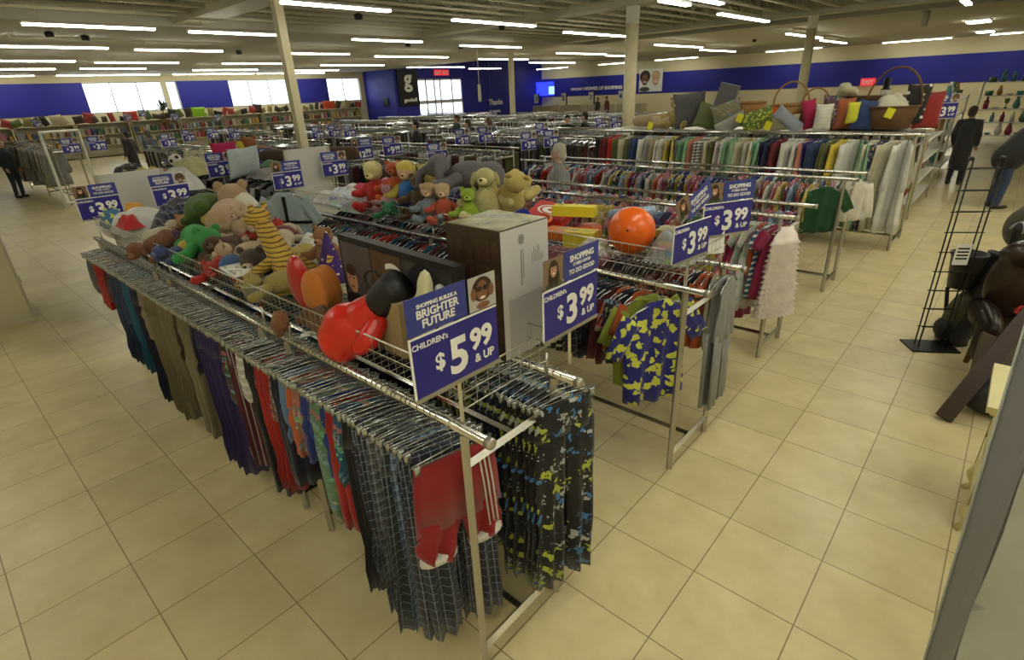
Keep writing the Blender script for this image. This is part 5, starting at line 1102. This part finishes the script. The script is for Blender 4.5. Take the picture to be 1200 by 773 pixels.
def armchair():
    t=thing('armchair','dark brown leather armchair turned on its side at the right edge','armchair',(1.74,3.98,0),rot=(0,0,.25))
    ob('seat',blob('ch_seat',[((0,0,.42),(.34,.34,.12)),((0,0,.3),(.36,.36,.14))],[],.03,lea),t); ob('backrest',blob('ch_back',[((-.0,.34,.75),(.36,.13,.42)),((0,.30,1.02),(.33,.12,.14))],[],.03,lea),t,(0,0,0),(.0,0,0))
    for s in (-1,1): ob('armrest',blob('ch_arm',[((s*.36,0,.55),(.10,.36,.12)),((s*.36,-.2,.42),(.09,.12,.22))],[],.03,lea),t)
    for a in (-1,1):
        for b_ in (-1,1): ob('leg',(MB().tube([(a*.28,b_*.28,.24),(a*.3,b_*.3,0)],[.03,.02],8),wickd),t)
armchair()
dw=mat('dark_walnut',(.035,.014,.007),.45,coat=.1,noise=.3,nscale=5)
p0=V(1.33,2.95,.0); 
def plank():
    t=thing('wooden_plank','thick dark wooden board leaning against the leather armchair','board',(1.33,2.98,.02),rot=(-.62,.30,-.1)); ob('board',(MB().b2((-.055,-.03,0),(.055,.03,1.05)),dw,False),t)
plank()
m=MB(); m.b2((-.3,-.22,.0),(.3,.22,.03)); ob('leaning_board',(m,mat('tan_board',(.06,.04,.018),.5),False),None,(1.66,3.45,.30),(.7,.35,.3),None,'flat tan board lying slanted behind the dark plank','board')
ob('duffel_bag',blob('duffel',[((0,0,.16),(.28,.16,.16))],[((-.15,0,.3),(.15,0,.3),.02,.02)],.025,gb),None,(1.62,3.3,0),(0,0,.4),None,'black duffel bag on the floor behind the dark plank','bag')
ob('red_cloth',D(('heap','r'),lambda:heap(11,11,.12,.10,.05,5,.012).mesh('c',CM('plain'))),None,(1.62,4.1,.57),(0,0,0),(.5,.02,.02),'small red cloth on the leather armchair','cloth')
# cream french style cabinet
def cabinet():
    cm=mat('cream_enamel',(.68,.62,.30),.4,coat=.2); gd=mat('gilt_edge',(.34,.25,.06),.4,.4)
    t=thing('cream_cabinet','cream painted cabinet with gilt edge and curled foot, mostly hidden by the tall panel','cabinet',(1.945,1.95,0))
    ob('top',(MB().b2((-.49,-.30,.80),(.5,.30,.835)).b2((-.47,-.28,.78),(.48,.28,.80)),cm,False),t); ob('body',(MB().b2((-.41,-.22,.12),(.42,.24,.78)),cm,False),t)
    for a in (-1,1):
        for b_ in (-1,1): ob('leg',(MB().tube([(a*.39,b_*.20,.2),(a*.42,b_*.22,.12),(a*.40,b_*.21,.05),(a*.43,b_*.225,.0)],[.03,.025,.014,.02],8),cm),t)
    for a in (-1,1): ob('gilt_strip',(MB().b2((-.42,a*.22-.008,.15),(-.405,a*.22+.008,.78)),gd,False),t)
    for z in (.2,.45): ob('drawer',(MB().b2((-.418,-.19,z),(-.41,.2,z+.2)),cm,False),t)
cabinet()
# tall panel wrapped in plastic, standing at the very right edge
def panel():
    A0=V(1.46,.036,0); B0=V(1.505,-.02,0) ; A1=CAM+ray(1200,395)*1.4; B1=CAM+ray(1200,540)*1.36
    def ext(a,b,z): return a+(b-a)*((z-a.z)/(b.z-a.z))
    H=2.02; A1=ext(A0,A1,H); B0=atz(1057,920,0); B0=V(1.505,.0,0); B1=ext(B0,CAM+ray(1200,545)*1.33,H)
    back=V(.95,.35,0); g=mat('grey_board_edge',(.25,.25,.27),.6); pw=mat('cloudy_wrap_plastic',(.36,.38,.36),.18,coat=.6,noise=.35,nscale=3,bump=.6,bscale=5)
    t=thing('wrapped_panel','tall grey edged panel wrapped in cloudy plastic standing at the right picture edge','panel')
    ob('board',(MB().hexa([A0,B0,B0+back,A0+back,A1,B1,B1+back,A1+back]),g,False),t)
    n=(B0+back-B0).cross(B1-B0).normalized(); n=-n if n.y>0 else n; o=n*.004
    m=MB(); N_=14; vs=[]; fs=[]
    for i in range(N_+1):
        for j in range(N_+1):
            u=i/N_; v=j/N_; q=(B0*(1-v)+B1*v)+back*u; w=.006*math.sin(u*17+v*9)+.008*math.sin(v*23-u*11); vs.append(q+n*(.012+w))
    for i in range(N_):
        for j in range(N_): a=i*(N_+1)+j; fs.append((a,a+N_+1,a+N_+2,a+1))
    m.add(vs,fs); ob('plastic_wrap',(m,pw),t)
    m=MB(); 
    for (u0,v0,u1,v1,w) in ((.08,.10,.30,.50,.05),(.2,.62,.5,.7,.04),(.05,.02,.2,.15,.06)):
        a=(B0*(1-v0)+B1*v0)+back*u0+n*.022; b_=(B0*(1-v1)+B1*v1)+back*u1+n*.024; s=(b_-a).cross(n).normalized()*w; m.add([a-s,a+s,b_+s*.5,b_-s*.5],[(0,1,2,3)])
    ob('blue_mark',(m,mat('blue_marker',(.10,.13,.42),.4),False),t)
    ob('edge_strip',(MB().tube([A0+V(-.004,0,0),A1+V(-.004,0,0)],.004,5),mat('pale_edge_tape',(.5,.55,.52),.4)),t)
panel()
# ---------------------------------------------------------------- decor shelving on the far side of the aisle
gl=[mat('vase_teal',(.05,.22,.22),.2,coat=.5),mat('vase_wine',(.25,.02,.06),.2,coat=.5),mat('ceramic_white',(.6,.6,.55),.2,coat=.5),mat('vase_black',(.02,.02,.02),.2,coat=.5),mat('vase_amber',(.35,.18,.04),.2,coat=.5),mat('vase_green',(.04,.14,.05),.25,coat=.5)]
gn=['teal','wine red','white','black','amber','green']
def vase(i): 
    return D(('vase',i),lambda:MB().lathe([[(.05,0),(.09,.08),(.06,.2),(.035,.28),(.05,.32)],[(.04,0),(.045,.02),(.012,.05),(.012,.12),(.05,.16),(.06,.26)],[(.09,0),(.1,.12),(.09,.13),(.0,.13)],[(.06,0),(.06,.2),(.03,.24),(.03,.3),(.035,.31)],[(.03,0),(.11,.05),(.12,.06),(.03,.03)]][i%5],14).mesh('vase',gl[i%6]))
def shelving(x,y,w,d,h,ns,label,where,rz=0):
    t=thing('shelving_unit',label,'shelving',(x,y,0),rz)
    for a in (-1,1):
        for b_ in (-1,1): ob('upright',(MB().sbar((a*w/2,b_*d/2,0),(a*w/2,b_*d/2,h),.03),steel,False),t)
    for k in range(ns):
        z=.25+(h-.3)*k/(ns-1); ob('shelf',(MB().b2((-w/2,-d/2,z-.012),(w/2,d/2,z+.012)),whitep,False),t)
        n=int(max(w,d)/.28)
        for i in range(n):
            f=(i+.5)/n-.5; q=Matrix.Rotation(rz,3,'Z')@V(f*w*.95 if w>d else 0,f*d*.95 if d>=w else 0,0); j=rnd.randrange(30)
            ob(['vase','goblet','bowl','bottle','dish'][j%5],vase(j),None,(x+q.x,y+q.y,z+.012),(0,0,0),None,'%s %s on the %s'%(gn[j%6],['vase','goblet','bowl','bottle','dish'][j%5],where),['vase','goblet','bowl','bottle','dish'][j%5],'%s %ss on the %s'%(gn[j%6],['vase','goblet','bowl','bottle','dish'][j%5],where),sc=rnd.uniform(.9,1.3))
shelving(-.15,11.3,.5,2.4,1.7,5,'open shelving of glassware beyond the tall coat rack, left of the standing person','shelving left of the standing person')
shelving(-.25,16.5,.5,2.4,1.8,5,'second open shelving of glassware beyond the standing person','shelving beyond the standing person')
shelving(1.6,24.5,3.4,.5,2.0,5,'wide white decor shelving across the end of the right aisle','shelving across the aisle end')
shelving(2.6,17.5,.5,4.,1.9,5,'decor shelving along the right side of the aisle','shelving on the right of the aisle')
for k,(px,py,c,n_) in enumerate(((1170,122,(.45,.25,.05),'round gold rimmed plate'),)): 
    p=aty(px,py,20.); t=thing('decor_plate','round gold and orange plate standing on the right shelving','plate',(2.35,17.2,1.93)); t.location=(2.45,17.3,1.92); ob('dish',(MB().lathe([(.25,0),(.27,.015),(.25,.03),(0,.01)],22,M=Matrix.Rotation(PI/2,3,'X'),c=(0,0,.27)),gl[4]),t); ob('stand',(MB().b2((-.1,-.03,0),(.1,.08,.02)),blackm,False),t)
def picture(p,w,h,c,label,rot=(0,0,0)):
    t=thing('framed_picture',label,'picture',p,rot=rot); ob('frame',(MB().b2((-w/2,-.02,0),(w/2,.02,h)),whitep,False),t); ob('painting',(MB().b2((-w/2+.04,-.024,.04),(w/2-.04,-.02,h-.04)),mat('painting_%.2f'%c[1],c,.5,noise=.6,nscale=6),False),t)
pp=aty(1190,108,24.5); picture((2.9,24.45,2.0),1.0,.75,(.25,.42,.38),'pale green landscape painting on the shelving across the aisle end'); picture((1.75,24.4,2.0),.45,.55,(.6,.58,.5),'small white framed print beside the landscape painting',(0,.15,0))
# ---------------------------------------------------------------- people
def human(H,stance='stand',bend=0,bulk=1.):
    """joint table for a standing adult facing -y, z up"""
    s=H/1.7; J={}
    hip=V(0,0,.90)*s; J['hip']=hip
    fwd=V(0,-math.sin(bend),math.cos(bend)); J['chest']=hip+fwd*.36*s; J['neck']=hip+fwd*.56*s; hd=V(0,-math.sin(bend*.7),math.cos(bend*.7)); J['head']=J['neck']+hd*.15*s
    for k,sg in (('l',1),('r',-1)):
        J['sh'+k]=J['neck']+V(sg*.18*s,0,0)-fwd*.06*s; J['hp'+k]=hip+V(sg*.09*s,0,-.03*s); J['kn'+k]=V(sg*.10*s,-.02*s,.48*s); J['an'+k]=V(sg*.11*s,.02*s,.08*s)
        J['el'+k]=J['sh'+k]+V(sg*.06*s,.03*s-.0,-.28*s); J['wr'+k]=J['el'+k]+V(-sg*.02*s,-.12*s,-.22*s)
    return J,s
def hand(caps,w,d,sd,s):
    q=V(sd,0,0); palm=w+d*.08*s; caps.append((w,palm,.028*s,.034*s)); side=d.cross(V(0,1,0)).normalized() if abs(d.y)<.9 else V(1,0,0)
    for i,L in enumerate((.065,.075,.07,.055)):
        a=palm+side*((i-1.5)*.020*s); b_=a+d*L*.55*s; c=b_+(d*.6+V(0,-.5,0)).normalized()*L*.45*s; caps.append((a,b_,.0095*s,.009*s)); caps.append((b_,c,.009*s,.0075*s))
    a=w+d*.03*s+side*.032*s; caps.append((a,a+(d*.6+side*.6).normalized()*.055*s,.012*s,.009*s))
def person(label,H,loc,rz,jk,tr,hair,skin=(.48,.28,.19),bend=0,J=None,jacket='plain',long=False,hairlong=False,shoe=(.015,.012,.01),key='',arms=None,bulk=1,legs=None):
    JJ,s=human(H,bend=bend)
    if arms: JJ.update({k:Vector(v) for k,v in arms.items()})
    t=thing('person',label,'person',loc,rz); sk=CM('plastic') ; J=JJ
    caps=[(J['hip'],J['chest'],.12*s,.13*s),(J['chest'],J['neck'],.12*s,.055*s),(J['neck'],J['head'],.052*s,.05*s)]
    for k in 'lr':
        caps+=[(J['sh'+k],J['el'+k],.05*s,.04*s),(J['el'+k],J['wr'+k],.038*s,.027*s),(J['hp'+k],J['kn'+k],.085*s,.055*s),(J['kn'+k],J['an'+k],.055*s,.036*s),(J['an'+k],J['an'+k]+V(0,-.13*s,-.04*s),.036*s,.03*s)]
        hand(caps,J['wr'+k],(J['wr'+k]-J['el'+k]).normalized(),1 if k=='l' else -1,s)
    h=J['head']; ells=[(h+V(0,0,.03*s),(.075*s,.092*s,.11*s)),(h+V(0,-.05*s,-.04*s),(.05*s,.05*s,.06*s)),(h+V(0,-.098*s,-.0*s),(.012*s,.016*s,.024*s)),(h+V(.076*s,.0,.0),(.012*s,.02*s,.032*s)),(h+V(-.076*s,0,0),(.012*s,.02*s,.032*s))]
    body=ob('body',blob('human'+key,ells,caps,.011,sk,2),t,col=skin)
    for sg in (-1,1): ob('eye',(MB().ell(h+V(sg*.03*s,-.088*s,.02*s),(.012*s,.008*s,.007*s),8,6),eyem),t)
    ob('mouth',(MB().ell(h+V(0,-.096*s,-.05*s),(.022*s,.008*s,.006*s),8,6),mat('lips',(.3,.08,.07),.5)),t)
    he=[(h+V(0,.015*s,.065*s),(.088*s,.10*s,.095*s)),(h+V(0,.05*s,.0*s),(.084*s,.07*s,.10*s))]
    if hairlong: he.append((h+V(0,.07*s,-.10*s),(.09*s,.05*s,.15*s)))
    ob('hair',blob('hair'+key,he,[],.014,CM('fur'),2),t,col=hair)
    jc=[(J['hip']+V(0,0,-.02*s),J['chest'],.165*s*bulk,.175*s*bulk),(J['chest'],J['neck']-V(0,0,.03*s),.165*s*bulk,.085*s)]
    if long: jc+= [(J['hip'],J['hip']+V(0,.0,-.38*s),.18*s,.20*s)]
    for k in 'lr': jc+=[(J['neck']-V(0,0,.06*s),J['sh'+k],.09*s,.075*s),(J['sh'+k],J['el'+k],.075*s*bulk,.062*s*bulk),(J['el'+k],J['el'+k].lerp(J['wr'+k],.9),.06*s*bulk,.048*s)]
    ob('jacket',blob('jacket'+key,[],jc,.02,CM(jacket),2),t,col=jk)
    tc=[]
    for k in 'lr': tc+=[(J['hip'],J['hp'+k],.12*s,.10*s),(J['hp'+k],J['kn'+k],.10*s,.072*s),(J['kn'+k],J['an'+k],.07*s,.055*s)]
    ob('trousers',blob('trousers'+key,[],tc,.02,CM('plain'),2),t,col=tr)
    for k in 'lr':
        a=J['an'+k]; ob('shoe',blob('shoe%s%s'%(key,k),[(V(a.x,a.y-.06*s,.04*s),(.048*s,.135*s,.04*s)),(V(a.x,a.y+.02*s,.06*s),(.045*s,.06*s,.06*s))],[],.012,CM('plastic'),2),t,col=shoe)
    return t
person('person in a long dark coat standing with their back turned in the right aisle',1.62,(.37,14.45,0),PI-.2,(.015,.015,.018),(.012,.012,.016),(.04,.025,.015),key='a',long=True)
person('person in a bulky black jacket and jeans bending forward at the right edge',1.75,(1.20,11.9,0),2.0,(.012,.012,.014),(.03,.055,.12),(.03,.02,.015),bend=.75,key='b',bulk=1.5,arms=dict(ell=V(.22,-.62,1.02),wrl=V(.16,-.80,.85),elr=V(-.22,-.62,1.02),wrr=V(-.16,-.80,.85)))
person('grey haired person in a dark jacket with hands at the pockets at the far left',1.68,(-21.7,.74,0),2.2,(.015,.018,.022),(.02,.035,.05),(.33,.27,.2),key='c',bulk=1.1)
person('white haired person in a grey patterned top among the racks',1.66,(-3.47,4.55,0),-.9,(.22,.23,.24),(.03,.03,.04),(.60,.56,.44),key='d',jacket='vstripe',hairlong=False,skin=(.6,.38,.28))
for k,(px,py,jk,hr,lab,H) in enumerate([(665,142,(.015,.015,.018),(.012,.01,.01),'dark haired person in black, left of the pair left of the cream column',1.66),(685,141,(.012,.013,.016),(.03,.02,.015),'person in black, right of the pair left of the cream column',1.68),(148,160,(.03,.02,.025),(.02,.015,.01),'dark haired person bending over the cloth heaps on the left',1.65),(174,162,(.05,.06,.07),(.07,.065,.05),'person in a grey cap beside the cloth heaps on the left',1.65),(487,149,(.01,.01,.012),(.012,.01,.01),'dark haired person before the entrance, leftmost of four heads',1.6),(535,143,(.02,.03,.03),(.05,.03,.02),'small dark figure before the entrance doors, second of four heads',1.6),(548,147,(.03,.03,.02),(.05,.035,.02),'brown haired person before the entrance doors, third of four heads',1.6),(573,147,(.03,.04,.12),(.1,.06,.04),'person in blue right of the entrance doors, fourth of four heads',1.6),(700,128,(.02,.02,.02),(.05,.04,.03),'small dark figure at the checkout posts, left of two',1.65),(711,130,(.10,.02,.02),(.03,.02,.01),'small dark red figure at the checkout posts, right of two',1.65)]):
    p=atz(px,py,1.50); 
    if px in (700,711): p=aty(px,130,34.)
    src=[o for o in S.objects if o.name.startswith('person') and o.parent is None and o.name in ('person','person.002')][k%2]
    t=copy_tree(src,label=lab,loc=(p.x,p.y,0),rot=(0,0,rnd.uniform(-2,2))); 
    for c in t.children:
        if c.name.startswith('jacket'): c.color=rgba(jk)
        if c.name.startswith('hair'): c.color=rgba(hr)
# drop the proto duplicates nobody shows
